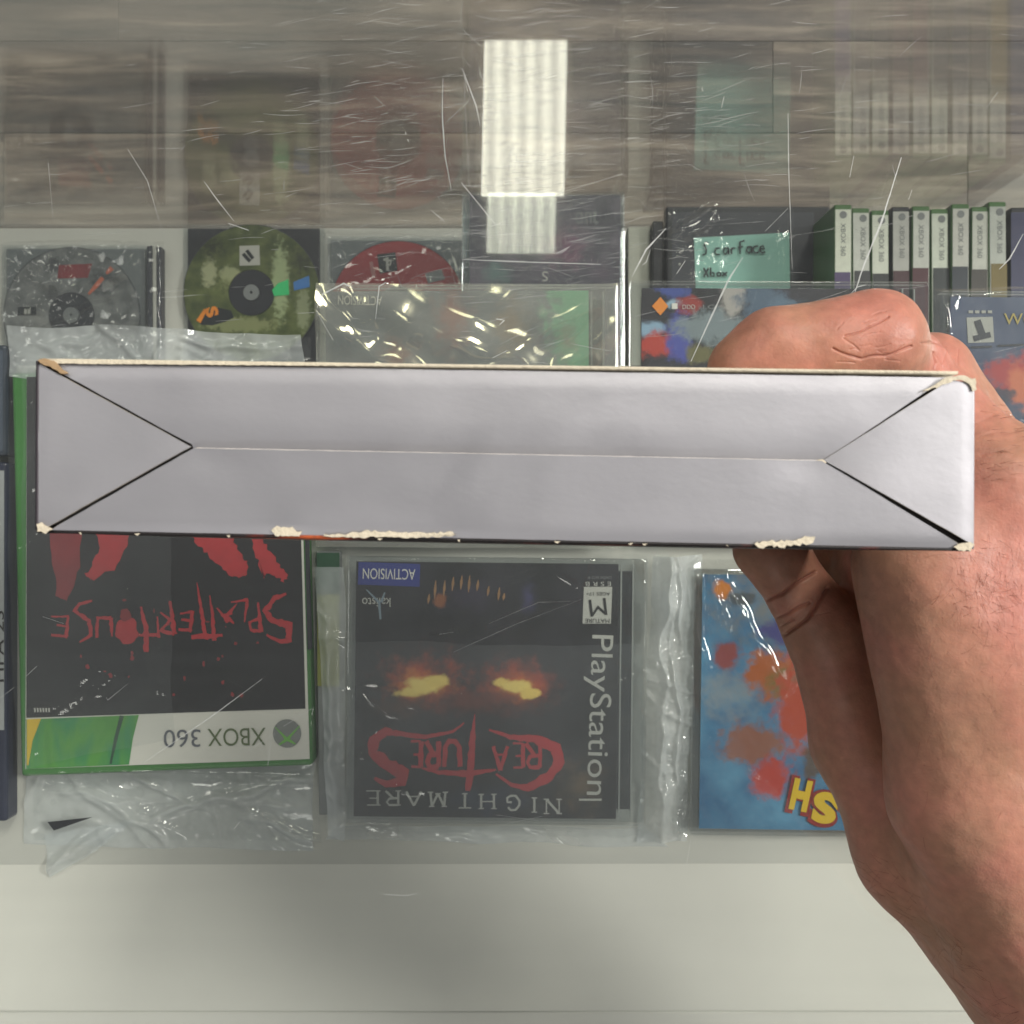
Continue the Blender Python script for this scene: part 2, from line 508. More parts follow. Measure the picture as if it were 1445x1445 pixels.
def skin_mat():
    m, nt, out = newmat('skin')
    b = N(nt, 'ShaderNodeBsdfPrincipled')
    b.inputs['Roughness'].default_value = 0.46
    b.inputs['Specular IOR Level'].default_value = 0.38
    b.inputs['Subsurface Weight'].default_value = 0.22
    b.inputs['Subsurface Radius'].default_value = (1.0, 0.32, 0.18)
    b.inputs['Subsurface Scale'].default_value = 0.004
    g = N(nt, 'ShaderNodeNewGeometry')
    nz = N(nt, 'ShaderNodeTexNoise'); nz.inputs['Scale'].default_value = 46; nz.inputs['Detail'].default_value = 6
    nt.links.new(g.outputs['Position'], nz.inputs['Vector'])
    cr = N(nt, 'ShaderNodeValToRGB'); els = cr.color_ramp.elements; els.new(0.5)
    for e, (p, c) in zip(els, [(0.30, (0.40, 0.212, 0.132, 1)), (0.5, (0.46, 0.222, 0.147, 1)), (0.70, (0.53, 0.222, 0.162, 1))]):
        e.position = p; e.color = c
    nt.links.new(nz.outputs[0], cr.inputs[0])
    # redness towards the knuckles (blood near the joints)
    pos = []
    col = cr.outputs[0]
    for (pt, rad) in ((P(1235, 462, 0.27), 0.017), (P(1330, 500, 0.29), 0.02), (P(1430, 800, 0.28), 0.035)):
        ds = N(nt, 'ShaderNodeVectorMath', operation='DISTANCE'); ds.inputs[1].default_value = pt
        nt.links.new(g.outputs['Position'], ds.inputs[0])
        mr = N(nt, 'ShaderNodeMapRange', interpolation_type='SMOOTHSTEP')
        mr.inputs['From Min'].default_value = rad; mr.inputs['From Max'].default_value = rad * 0.2
        mr.inputs['To Min'].default_value = 0; mr.inputs['To Max'].default_value = 0.6
        nt.links.new(ds.outputs['Value'], mr.inputs['Value'])
        mx = N(nt, 'ShaderNodeMix', data_type='RGBA'); mx.inputs[7].default_value = (0.56, 0.20, 0.155, 1)
        nt.links.new(mr.outputs[0], mx.inputs[0]); nt.links.new(col, mx.inputs[6]); col = mx.outputs[2]
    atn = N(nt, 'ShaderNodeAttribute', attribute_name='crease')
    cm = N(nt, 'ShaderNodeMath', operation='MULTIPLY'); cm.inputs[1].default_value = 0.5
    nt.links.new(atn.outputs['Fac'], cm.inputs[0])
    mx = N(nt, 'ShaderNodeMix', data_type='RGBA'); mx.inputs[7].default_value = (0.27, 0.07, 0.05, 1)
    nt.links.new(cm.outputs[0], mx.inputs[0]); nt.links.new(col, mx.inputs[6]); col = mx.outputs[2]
    # fine freckled tone
    n4 = N(nt, 'ShaderNodeTexNoise'); n4.inputs['Scale'].default_value = 300; n4.inputs['Detail'].default_value = 3
    nt.links.new(g.outputs['Position'], n4.inputs['Vector'])
    hm = N(nt, 'ShaderNodeMapRange'); hm.inputs['From Min'].default_value = .25; hm.inputs['From Max'].default_value = .75; hm.inputs['To Min'].default_value = 0.85; hm.inputs['To Max'].default_value = 1.11
    nt.links.new(n4.outputs[0], hm.inputs['Value'])
    mul = N(nt, 'ShaderNodeVectorMath', operation='SCALE'); nt.links.new(col, mul.inputs[0]); nt.links.new(hm.outputs[0], mul.inputs['Scale'])
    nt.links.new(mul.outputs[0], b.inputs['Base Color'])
    vo = N(nt, 'ShaderNodeTexVoronoi', feature='DISTANCE_TO_EDGE'); vo.inputs['Scale'].default_value = 900
    nt.links.new(g.outputs['Position'], vo.inputs['Vector'])
    n5 = N(nt, 'ShaderNodeTexNoise'); n5.inputs['Scale'].default_value = 160; n5.inputs['Detail'].default_value = 5
    nt.links.new(g.outputs['Position'], n5.inputs['Vector'])
    b1 = N(nt, 'ShaderNodeBump'); b1.inputs['Strength'].default_value = 0.16; b1.inputs['Distance'].default_value = 0.0004
    b2 = N(nt, 'ShaderNodeBump'); b2.inputs['Strength'].default_value = 0.32; b2.inputs['Distance'].default_value = 0.0014
    nt.links.new(vo.outputs['Distance'], b1.inputs['Height']); nt.links.new(n5.outputs[0], b2.inputs['Height'])
    nt.links.new(b2.outputs[0], b1.inputs['Normal']); nt.links.new(b1.outputs[0], b.inputs['Normal'])
    nt.links.new(b.outputs[0], out.inputs[0])
    return m


M_skin = skin_mat()
M_hair = plain('body_hair', S(118, 66, 48), 0.6)


def emit_mat(name, col, strength, stripes=None):
    m, nt, out = newmat(name)
    e = N(nt, 'ShaderNodeEmission'); e.inputs['Color'].default_value = col; e.inputs['Strength'].default_value = strength
    if stripes:
        x0, x1, n, lo, hi = stripes
        g = N(nt, 'ShaderNodeNewGeometry'); sp = N(nt, 'ShaderNodeSeparateXYZ'); nt.links.new(g.outputs['Position'], sp.inputs[0])
        mr = N(nt, 'ShaderNodeMapRange', clamp=False)
        mr.inputs['From Min'].default_value = x0; mr.inputs['From Max'].default_value = x1
        mr.inputs['To Min'].default_value = 0; mr.inputs['To Max'].default_value = n * 2 * math.pi
        nt.links.new(sp.outputs[0], mr.inputs['Value'])
        cs = N(nt, 'ShaderNodeMath', operation='COSINE'); nt.links.new(mr.outputs[0], cs.inputs[0])
        m2 = N(nt, 'ShaderNodeMapRange'); m2.inputs['From Min'].default_value = 1; m2.inputs['From Max'].default_value = -1
        m2.inputs['To Min'].default_value = lo; m2.inputs['To Max'].default_value = hi
        nt.links.new(cs.outputs[0], m2.inputs['Value']); nt.links.new(m2.outputs[0], e.inputs['Strength'])
    nt.links.new(e.outputs[0], out.inputs[0])
    return m


# ------------------------------------------------------------------ floor
floor = mesh('floor', [(-6, -6, -0.004), (6, -6, -0.004), (6, 8, -0.004), (-6, 8, -0.004)], [(0, 1, 2, 3)], M_wood)
floor['kind'] = 'structure'
rnd = random.Random(3)
edges = [0.128 + 0.1145 * i for i in range(10)]
for r in range(len(edges) - 1):
    x = -1.5 - rnd.uniform(0, 0.5)
    if r == 4:
        x = -1.69
    while x < 1.5:
        L = 1.2 if r == 4 else rnd.choice([0.9, 1.2, 1.2])
        prism('plank', [(x + .0003, edges[r] + .0003), (x + L - .0003, edges[r] + .0003), (x + L - .0003, edges[r + 1] - .0003),
                        (x + .0003, edges[r + 1] - .0003)], -0.003, 0.004, M_wood, floor, bevel=0.0005, seg=1)
        x += L

# ------------------------------------------------------------------ counter (glass show case)
D_TOP, D_UP, D_LOW = 0.400, 0.527, 0.980
Y_FRONT = 0.2540
counter = thing('display_counter', (0, 0, 0), 'glass-topped shop display counter with white shelves holding video games', 'display counter')
top_glass = prism('top_glass', [(-.8, -.30), (.8, -.30), (.8, Y_FRONT + .006), (-.8, Y_FRONT + .006)], HC - D_TOP - .006, HC - D_TOP, M_topglass, counter)
prism('front_glass', [(-.8, Y_FRONT), (.8, Y_FRONT), (.8, Y_FRONT + .006), (-.8, Y_FRONT + .006)], HC - D_LOW - .02, HC - D_TOP - .0065, M_frontglass, counter)
prism('lower_shelf', [(-.8, -.30), (.8, -.30), (.8, .2535), (-.8, .2535)], HC - D_LOW - .018, HC - D_LOW, M_white, counter, bevel=.001)
prism('base_panel', [(-.8, .238), (.8, .238), (.8, .2505), (-.8, .2505)], 0.005, HC - D_LOW - .0185, M_white, counter)
prism('upper_shelf', [(-.8, -.2402), (.8, -.2402), (.8, .0705), (-.8, .0705)], HC - D_UP - .010, HC - D_UP, M_shelfpaper, counter, bevel=.0012)
prism('shelf_shade_sheet', [(-.7, P(0, 1222, D_UP).y), (.7, P(0, 1216, D_UP).y), (.7, .0695), (-.7, .0695)], HC - D_UP - .0004, HC - D_UP + .00016, M_shelfshade, counter)  # grey sheet stands in for the soft shade around and below the games
prism('rear_rail', [(-.8, -.30), (.8, -.30), (.8, -.2408), (-.8, -.2408)], HC - D_UP - .03, HC - D_UP - .0025, M_white, counter, bevel=.001)

# scratches in the top glass
sl = []
def scr(*pts, w=1.6):
    n = len(pts)
    sl.append([(p[0], p[1], (0.35 if i in (0, n - 1) else 1.0) * w) for i, p in enumerate(pts)])
scr((1272, 222), (1245, 310), (1220, 372), (1202, 425), w=2.4)
scr((1287, 268), (1282, 282))
scr((940, 322), (912, 352), (892, 390), w=2.4); scr((918, 352), (912, 370), (906, 374), w=1.3)
scr((1048, 363), (1028, 395), (1000, 455), (975, 510), w=2.2)
scr((1112, 160), (1113, 240), (1118, 380), w=1.2); scr((1112, 294), (1080, 326), w=1.2)
scr((967, 368), (955, 386)); scr((1408, 130), (1392, 152)); scr((1444, 330), (1425, 365), (1410, 380), w=2.2)
scr((1205, 220), (1199, 250)); scr((1022, 136), (1018, 152)); scr((990, 124), (992, 128), w=2)
scr((651, 258), (700, 318), w=2.2); scr((655, 262), (690, 305), w=1.4)
scr((652, 96), (672, 150), (678, 178), w=1.8); scr((675, 95), (682, 115)); scr((655, 108), (660, 130))
scr((672, 190), (708, 163), w=1.1); scr((630, 172), (662, 142), w=1.1)
scr((625, 110), (624, 165), (628, 220), (637, 268), w=1.3); scr((627, 200), (626, 190)); scr((655, 120), (662, 262), w=1.0)
scr((652, 366), (750, 370), (848, 373), w=1.6); scr((785, 358), (804, 348), w=2); scr((800, 352), (790, 358))
scr((780, 275), (880, 245), w=1.5); scr((705, 298), (770, 280), w=1.0); scr((790, 280), (802, 238), w=1.3)
scr((608, 296), (630, 316)); scr((612, 300), (626, 310)); scr((572, 186), (573, 190), w=2.4); scr((575, 196), (577, 200), w=2.4)
scr((288, 256), (305, 280), (330, 312), w=1.3); scr((322, 315), (351, 325), w=2.2)
scr((68, 230), (75, 310), w=1.0); scr((180, 210), (208, 255), (230, 330), w=0.9)
scr((448, 432), (455, 415), (485, 400), (498, 406), w=2.0); scr((446, 438), (470, 480), w=1.6)
scr((545, 398), (535, 404), (530, 450), w=1.5); scr((420, 442), (443, 441)); scr((700, 450), (712, 452), (705, 458), w=2)
scr((695, 505), (715, 495)); scr((1200, 415), (1210, 405), (1222, 402), w=1.4); scr((1150, 425), (1195, 410), w=0.9)
# lower part of the pane
scr((320, 958), (370, 985), w=0.1)
scr((370, 958), (300, 1010), (200, 1078), w=1.5); scr((180, 965), (152, 988), (150, 984), w=1.1); scr((388, 1035), (350, 1060), w=1.0)
scr((690, 880), (760, 850), (815, 848), w=1.1); scr((640, 920), (730, 880), (820, 846), w=1.1); scr((440, 1000), (400, 1025), w=1.1)
scr((382, 1048), (378, 1080), w=1.2); scr((36, 955), (52, 940), w=1.2); scr((0, 985), (20, 970), w=1.0)
scr((660, 1197), (668, 1194), w=1.5); scr((975, 1185), (968, 1225), w=1.0); scr((700, 1150), (760, 1158), w=1.2); scr((715, 1162), (765, 1152), w=1.2)
scr((330, 1170), (338, 1160), w=1.5); scr((620, 895), (640, 892), w=1.3); scr((60, 870), (90, 880), w=0.8)
scr((540, 1262), (575, 1264), (590, 1260), w=0.9)
s1 = ribbons('scratch', sl, D_TOP - 0.0002, M_scratch, top_glass, jag=0.35, step=6, seed=5)
s1['kind'] = 'stuff'
fl = []
rr = random.Random(11)
for i in range(760):
    cx_ = rr.gauss(735, 190); cy__ = rr.gauss(190, 130)
    if rr.random() < 0.18:
        cx_ = rr.uniform(0, 1445); cy__ = rr.uniform(0, 520)
    # wiping marks: short arcs lying roughly across, circling the glare
    a = rr.gauss(-0.10, 0.13)
    if rr.random() < 0.06:
        a = rr.uniform(0, 3.1)
    L = rr.uniform(8, 60); c = rr.uniform(-0.15, 0.15)
    pts = []
    for k in range(5):
        t = k / 4 - 0.5
        pts.append((cx_ + math.cos(a + c * t) * L * t, cy__ + math.sin(a + c * t) * L * t, rr.uniform(0.3, 0.9) * (1 - abs(2 * t) ** 3 * 0.7)))
    fl.append(pts)
s2 = ribbons('hairline_scratch', fl, D_TOP - 0.0006, M_scratchf, top_glass)
s2['kind'] = 'stuff'

# ceiling light that the glass mirrors
LD = 2 * D_TOP + 3.2
lx0, lx1 = (679 - 722.5) / F * LD, (796 - 722.5) / F * LD
ly0, ly1 = (722.5 - 276) / F * LD, (722.5 - 56) / F * LD
cl = thing('ceiling_light', ((lx0 + lx1) / 2, (ly0 + ly1) / 2, LZ), 'lit fluorescent ceiling light mirrored in the counter glass', 'ceiling light')
M_diff = emit_mat('lit_diffuser', (1.0, 0.985, 0.82, 1), 7.5, (lx0 + 0.035, lx1 - 0.035, 4, 6.2, 9.8))
prism('diffuser', [(lx0, ly0), (lx1, ly0), (lx1 + .012, ly1), (lx0 + .012, ly1)], LZ, LZ + .004, M_diff, cl)
fx0, fx1, fy0, fy1 = lx0 - .02, lx1 + .032, ly0 - .02, ly1 + .02
prism('housing', [(fx0, fy0), (fx1, fy0), (fx1, fy1), (fx0, fy1)], LZ + .006, LZ + .08, M_white, cl)


# ------------------------------------------------------------------ cases
GB, GL = 'games in the display counter', None


def quad_in(q, m0, m1, m2, m3):
    """inset a TL,TR,BR,BL quad by left, top, right, bottom metres"""
    tl, tr, br, bl = [Vector(v) for v in q]
    u = (tr - tl).normalized(); v = (bl - tl).normalized()
    return [tl + u * m0 + v * m1, tr - u * m2 + v * m1, br - u * m2 - v * m3, bl + u * m0 - v * m3]


def jewel(name, q, z0, label, cat='game case', group=GB, tray=M_black, cover=None, tray_in=(.006, .006, .006, .006),
          cover_in=(.004, .0025, .0135, .0025), h=.0104, lid=True, lid_mat=None):
    """clear jewel case: q = TL,TR,BR,BL in metres"""
    cx = sum(p[0] for p in q) / 4; cy2 = sum(p[1] for p in q) / 4
    t = thing(name, (cx, cy2, z0), label, cat, group)
    base = prism('case_base', q, z0 + .0002, z0 + .0055, M_jewel, t, bevel=.0006)
    tr = prism('tray', [tuple(v) for v in quad_in(q, *tray_in)], z0 + .0014, z0 + .0048, tray, t, bevel=.0004)
    cov = None
    if cover is not None:
        cov = prism('cover_sheet', [tuple(v) for v in quad_in(q, *cover_in)], z0 + h - .0026, z0 + h - .0019, cover, t)
    if cover is not None and abs((Vector(q[1]) - Vector(q[0])).length - .142) < .012:
        for m_ in (.0118, .0062):
            r_ = quad_in(q, (Vector(q[1]) - Vector(q[0])).length - m_ - .0007, .003, m_, .003)
            prism('hinge_rib', [tuple(v) for v in r_], z0 + .0068, z0 + h - .0016, M_rib, t)
    if lid:
        prism('lid', [tuple(v) for v in quad_in(q, -.0002, -.0002, -.0002, -.0002)], z0 + .0058, z0 + h, lid_mat or M_jewel, t, bevel=.0006)
    return t, cov, tr


def q_px(x0, y0, x1, y1, d, tilt=0.0):
    cx, cy2 = (x0 + x1) / 2, (y0 + y1) / 2
    a = math.radians(tilt)
    out = []
    for x, y in ((x0, y0), (x1, y0), (x1, y1), (x0, y1)):
        dx, dy = x - cx, y - cy2
        out.append(tuple(P(cx + dx * math.cos(a) - dy * math.sin(a), cy2 + dx * math.sin(a) + dy * math.cos(a), d).xy))
    return out


ZU = HC - D_UP          # top of the upper shelf
ZL = HC - D_LOW
DJ = D_UP - .0104       # depth of a jewel case's lid on the upper shelf
UP = (-1, 0)            # text direction of upside-down print

# --- horror title, dark cover, orange glows
t, cov, tr = jewel('jewel_case', q_px(488, 787, 912, 1163, DJ, 0.6), ZU, 'bagged jewel case with dark cover, two orange glows and red CREATURES title',
                   cover=M_art_dark)
DC = D_UP - .0104 + .00185
def soft_print(name, lo, hi, spots, nscale=48, dref=None):
    """printed picture without hard outlines: ink patches (px centre, px radii, colour, strength) bleeding into a ground"""
    m, nt, out = newmat(name)
    b = N(nt, 'ShaderNodeBsdfPrincipled'); b.inputs['Roughness'].default_value = 0.45
    g = N(nt, 'ShaderNodeNewGeometry')
    nz = N(nt, 'ShaderNodeTexNoise'); nz.inputs['Scale'].default_value = nscale; nz.inputs['Detail'].default_value = 6
    nt.links.new(g.outputs['Position'], nz.inputs['Vector'])
    cr = N(nt, 'ShaderNodeValToRGB'); els = cr.color_ramp.elements
    els[0].position = 0.35; els[0].color = lo; els[1].position = 0.7; els[1].color = hi
    nt.links.new(nz.outputs[0], cr.inputs[0])
    col = cr.outputs[0]
    for k, (x, y, rx, ry, cc, st, hard) in enumerate(spots):
        dr_ = dref or DC
        c = P(x, y, dr_)
        sb = N(nt, 'ShaderNodeVectorMath', operation='SUBTRACT'); sb.inputs[1].default_value = c
        nt.links.new(g.outputs['Position'], sb.inputs[0])
        ml = N(nt, 'ShaderNodeVectorMath', operation='MULTIPLY'); ml.inputs[1].default_value = (F / dr_ / rx, F / dr_ / ry, 0)
        nt.links.new(sb.outputs[0], ml.inputs[0])
        ln = N(nt, 'ShaderNodeVectorMath', operation='LENGTH'); nt.links.new(ml.outputs[0], ln.inputs[0])
        of = N(nt, 'ShaderNodeVectorMath', operation='ADD'); of.inputs[1].default_value = (k * 1.37, k * .71, k * .33)
        nt.links.new(g.outputs['Position'], of.inputs[0])
        n2 = N(nt, 'ShaderNodeTexNoise'); n2.inputs['Scale'].default_value = nscale * 2.6; n2.inputs['Detail'].default_value = 7; n2.inputs['Roughness'].default_value = .65
        nt.links.new(of.outputs[0], n2.inputs['Vector'])
        jn = N(nt, 'ShaderNodeMath', operation='MULTIPLY_ADD'); jn.inputs[1].default_value = 1.5
        nt.links.new(n2.outputs[0], jn.inputs[0]); nt.links.new(ln.outputs['Value'], jn.inputs[2])
        mr = N(nt, 'ShaderNodeMapRange', interpolation_type='SMOOTHERSTEP')
        mr.inputs['From Min'].default_value = 1.6 if not hard else 1.75; mr.inputs['From Max'].default_value = 0.6 if not hard else 1.15
        mr.inputs['To Min'].default_value = 0; mr.inputs['To Max'].default_value = st
        nt.links.new(jn.outputs[0], mr.inputs['Value'])
        mx = N(nt, 'ShaderNodeMix', data_type='RGBA'); mx.inputs[7].default_value = cc
        nt.links.new(mr.outputs[0], mx.inputs[0]); nt.links.new(col, mx.inputs[6]); col = mx.outputs[2]
    nt.links.new(col, b.inputs['Base Color']); nt.links.new(b.outputs[0], out.inputs[0])
    return m


def glow_mat():
    return soft_print('glow_print', S(8, 8, 10), S(40, 38, 44), [
        (598, 958, 95, 66, S(176, 66, 18), 1.0, 0), (595, 966, 62, 34, S(226, 130, 34), 1.0, 0),
        (728, 965, 90, 60, S(166, 58, 18), 1.0, 0), (728, 970, 55, 30, S(216, 118, 34), 1.0, 0),
        (660, 990, 170, 40, S(104, 46, 32), 0.8, 0),
        (573, 977, 27, 10, S(246, 216, 112), 1, 1), (598, 968, 34, 15, S(250, 222, 120), 1, 1), (617, 961, 22, 13, S(246, 216, 112), 1, 1),
        (708, 963, 18, 9, S(240, 206, 100), 1, 1), (728, 970, 28, 12, S(246, 216, 112), 1, 1), (748, 979, 20, 10, S(240, 206, 100), 1, 1), (820, 1110, 55, 70, S(104, 86, 62), 0.8, 0), (560, 1000, 60, 30, S(90, 60, 44), .6, 0),
        (690, 1130, 120, 40, S(44, 54, 80), 0.7, 0), (660, 840, 90, 45, S(50, 42, 62), 0.7, 0), (745, 842, 20, 40, S(70, 66, 112), 0.7, 0), (622, 848, 12, 14, S(150, 90, 50), .8, 1)])


def swap(o, m):
    o.data.materials.clear(); o.data.materials.append(m)


cov.data.materials.clear(); cov.data.materials.append(glow_mat())
print_poly('publisher_panel', [(506, 793), (593, 796), (592, 828), (505, 825)], DC - .0002, M_blue_print, cov)
text('publisher_name', 'ACTIVISION', 549, 810, 74, 15, (-1, -0.02), DC - .0004, M_white_print, cov)
text('studio_name', 'kalisto', 531, 850, 40, 13, UP, DC - .0002, M_silver_print, cov)
ribbons('studio_mark', [[(517, 832, 1.5), (535, 850, 4), (537, 874, 3)], [(543, 836, 2), (538, 850, 4)]], DC - .0003, plain('pale_blue_print', S(120, 138, 150), 0.5), cov)
M_fang = plain('tan_print', S(150, 112, 72), 0.5, var=0.25, scale=200)
fang = []
for i, (x, y, h) in enumerate([(606, 845, 14), (615, 832, 26), (628, 830, 22), (640, 824, 20), (652, 822, 20), (663, 824, 24), (675, 826, 16), (690, 834, 14), (705, 838, 18), (712, 842, 10)]):
    fang.append([(x, y - h / 2, 1), (x - 1, y, 4), (x - 2, y + h / 2, 1)])
ribbons('streak_mark', fang, DC - .0002, M_fang, cov)
# rating box
print_poly('rating_box', [(824, 828), (864, 828), (862, 880), (822, 880)], DC - .0002, M_silver_print, cov)
text('rating_letter', 'M', 844, 857, 24, 24, (-1, 0.12), DC - .0005, M_blackp, cov)
text('rating_word', 'MATURE', 843, 876, 34, 6, UP, DC - .0004, M_blackp, cov)
text('rating_age', 'AGES 17+', 844, 838, 34, 5, UP, DC - .0004, M_blackp, cov)
text('rating_board', 'E S R B', 844, 824, 36, 6, UP, DC - .0004, M_silver_print, cov)
text('rating_small', 'CONTENT RATED BY', 846, 815, 34, 4, UP, DC - .0004, M_tube_grey, cov)
text('platform_name', 'PlayStation', 842, 1009, 226, 40, (-0.035, 1), DC - .0003, M_silver_print, cov)
print_poly('platform_bar', [(817, 1127), (849, 1127), (849, 1130), (817, 1130)], DC - .0003, M_silver_print, cov)
# stroke lettering
GLYPH = {
 'N': [[(0, 0), (0, 1)], [(0, 1), (1, 0)], [(1, 0), (1, 1)]], 'I': [[(.5, 0), (.5, 1)]],
 'G': [[(.9, .8), (.7, 1), (.3, 1), (0, .65), (0, .35), (.3, 0), (.7, 0), (.95, .15), (.95, .45), (.6, .45)]],
 'H': [[(0, 0), (0, 1)], [(1, 0), (1, 1)], [(0, .5), (1, .5)]], 'T': [[(.5, 0), (.5, 1)], [(0, 1), (1, 1)]],
 'M': [[(0, 0), (.08, 1)], [(.08, 1), (.5, .1)], [(.5, .1), (.92, 1)], [(.92, 1), (1, 0)]],
 'A': [[(0, 0), (.5, 1)], [(.5, 1), (1, 0)], [(.2, .35), (.8, .35)]],
 'R': [[(0, 0), (0, 1)], [(0, 1), (.7, 1), (.9, .8), (.7, .55), (0, .5)], [(.4, .5), (1, 0)]],
 'E': [[(0, 0), (0, 1)], [(0, 1), (.85, 1)], [(0, .52), (.65, .52)], [(0, 0), (.9, 0)]],
 'P': [[(0, 0), (0, 1)], [(0, 1), (.75, .95), (.9, .72), (.7, .5), (0, .45)]],
 'L': [[(0, 1), (0, 0)], [(0, 0), (.9, .03)]], 'U': [[(0, 1), (.05, .25), (.3, 0), (.7, 0), (.95, .25), (1, 1)]],
 'S': [[(.95, .85), (.6, 1), (.15, .85), (.1, .62), (.85, .4), (.9, .15), (.5, 0), (0, .12)]],
 'O': [[(.5, 0), (.1, .2), (0, .5), (.1, .8), (.5, 1), (.9, .8), (1, .5), (.9, .2), (.5, 0)]],
}


def glyph_lines(ch, cx, cy_, w, h, wd, serif=0.0, thin=0.55):
    """strokes of one upside-down letter centred on (cx, cy_)"""
    out = []
    mp = lambda x, y: (cx - (x - .5) * w, cy_ + (y - .5) * h)
    for k, ln in enumerate(GLYPH[ch]):
        pts = [mp(*p) for p in ln]
        ww = wd
        if len(ln) == 2 and abs(ln[0][1] - ln[1][1]) < .1:
            ww = wd * thin
        if ch in 'NM' and k in (0, 2) and ch == 'N':
            ww = wd * thin
        out.append([(x, y, ww) for x, y in pts])
        if serif and len(ln) == 2 and abs(ln[0][1] - ln[1][1]) > .8 and ch != 'A' or (serif and ch == 'A' and k < 2 and False):
            for (x, y) in pts:
                out.append([(x - serif, y, wd * .5), (x + serif, y, wd * .5)])
    return out


ln = []
for ch, x, y in zip('NIGHTMARE', (780, 754, 724, 688, 656, 618, 584, 553, 524), (1138, 1136, 1133, 1131, 1130, 1128, 1127, 1126, 1126)):
    ln += glyph_lines(ch, x, y, 4 if ch == 'I' else (18 if ch not in 'MA' else 21), 20, 3.4, serif=4)
ribbons('title_word', ln, DC - .0002, M_silver_print, cov)
ln = [
 # big closing S sweep at one end
 [(560, 1036, 6), (545, 1032, 12), (528, 1044, 14), (526, 1062, 16), (545, 1078, 18), (568, 1090, 17), (566, 1104, 13), (545, 1106, 9), (528, 1098, 4)],
 [(556, 1034, 8), (600, 1040, 6), (640, 1032, 4), (655, 1020, 2)],
 # big opening C sweep at the other
 [(690, 1030, 3), (720, 1040, 7), (755, 1043, 12), (785, 1055, 16), (790, 1075, 16), (775, 1095, 14), (745, 1112, 11), (722, 1108, 6), (700, 1092, 3)],
 # tall spike of the T
 [(670, 1008, 1), (667, 1040, 8), (664, 1080, 11), (661, 1108, 10), (660, 1116, 6)], [(700, 1086, 3), (660, 1092, 9), (620, 1090, 6), (595, 1084, 3)],
]
for ch, x, w in zip('REA', (752, 730, 706), (20, 16, 20)):
    ln += glyph_lines(ch, x, 1066 if ch != 'A' else 1070, w, 34, 5.5)
for ch, x, w in zip('URE', (638, 610, 586), (22, 18, 16)):
    ln += glyph_lines(ch, x, 1064, w, 36, 7)
ribbons('title_word', ln, DC - .0002, M_logo_red, cov, jag=0.22, step=5, seed=2)

# --- green-framed case, red title on black
t = thing('game_case', (P(233, 805, .52).x, P(233, 805, .52).y, ZU), 'bagged green-framed game case with red SPLATTERHOUSE title on black cover', 'game case', GB)
dS = D_UP - .0135
q = [P(14, 526, dS).xy, P(427, 512, dS).xy, P(441, 1081, dS).xy, P(28, 1097, dS).xy]
prism('case_shell', q, ZU + .0002, ZU + .0125, M_green, t, bevel=.0018, seg=3)
dS = D_UP - .0128
cq = [(38, 532), (421, 519), (437, 1071), (36, 1085)]
sheet = prism('cover_sheet', pxy(cq, dS), ZU + .0126, ZU + .0129, M_white_print, t)
dP = D_UP - .0131
a1 = print_poly('cover_art', [(38, 532), (419, 519), (431, 1000), (37, 1013)], dP, M_blackp, sheet)
print_poly('spine_lip', [(425, 520), (430, 520), (441, 915), (434, 917)], dP - .0004, M_black, sheet)
print_poly('green_band', [(37, 1015), (196, 1009), (188, 1040), (182, 1079), (37, 1085)], dP, M_art_green, sheet)
print_poly('yellow_flash', [(38, 1015), (58, 1014), (46, 1045), (40, 1080), (38, 1080)], dP - .0002, M_yellow, sheet)
ribbons('dark_flash', [[(172, 1010, 6), (164, 1040, 5), (156, 1078, 3)]], dP - .0002, M_dgreen, sheet)
text('platform_name', 'XBOX', 334, 1040, 82, 25, (-1, 0.02), dP - .0002, plain('green_grey_print', S(92, 108, 62), 0.5), sheet)
text('platform_name', '360', 257, 1042, 52, 25, (-1, 0.02), dP - .0002, M_grey_print, sheet)
# sphere emblem
print_poly('emblem', blob(405, 1035, 20, 20, 40, 0), dP - .0002, plain('emblem_grey', S(128, 132, 128), 0.35, var=0.35, scale=90), sheet)
ribbons('emblem_mark', [[(388, 1026, 1), (399, 1037, 3), (405, 1044, 5)], [(423, 1024, 1), (411, 1037, 3), (405, 1044, 5)],
                        [(405, 1043, 5), (394, 1051, 2)], [(405, 1043, 5), (417, 1050, 2)]], dP - .0005, plain('emblem_green', S(120, 190, 80), 0.4), sheet)
ribbons('small_mark', [[(49 + 4 * k, 999, 2.6), (49.5 + 4 * k, 1005, 2.2)] for k in range(6)], dP - .0004, M_silver_print, sheet)
# red splatters and title, printed on the black field
for k, pts in enumerate([
    [(75, 530), (110, 525), (118, 700), (112, 800), (95, 850), (80, 840), (72, 760)],
    [(130, 730), (185, 730), (182, 770), (165, 800), (130, 820), (120, 810), (140, 780)],
    [(262, 735), (320, 735), (335, 775), (352, 800), (345, 815), (325, 812), (300, 790), (278, 768)],
    [(352, 735), (372, 735), (372, 765), (395, 795), (408, 815), (400, 822), (382, 808), (372, 815), (360, 780)]]):
    jp = []
    for i in range(len(pts)):
        a, b = pts[i], pts[(i + 1) % len(pts)]
        for j in range(7):
            tt = j / 7
            jp.append((a[0] + (b[0] - a[0]) * tt + random.uniform(-2.5, 2.5), a[1] + (b[1] - a[1]) * tt + random.uniform(-2.5, 2.5)))
    print_poly('red_splash', jp, dP - .0003, M_red_print if k else M_redd_print, sheet)
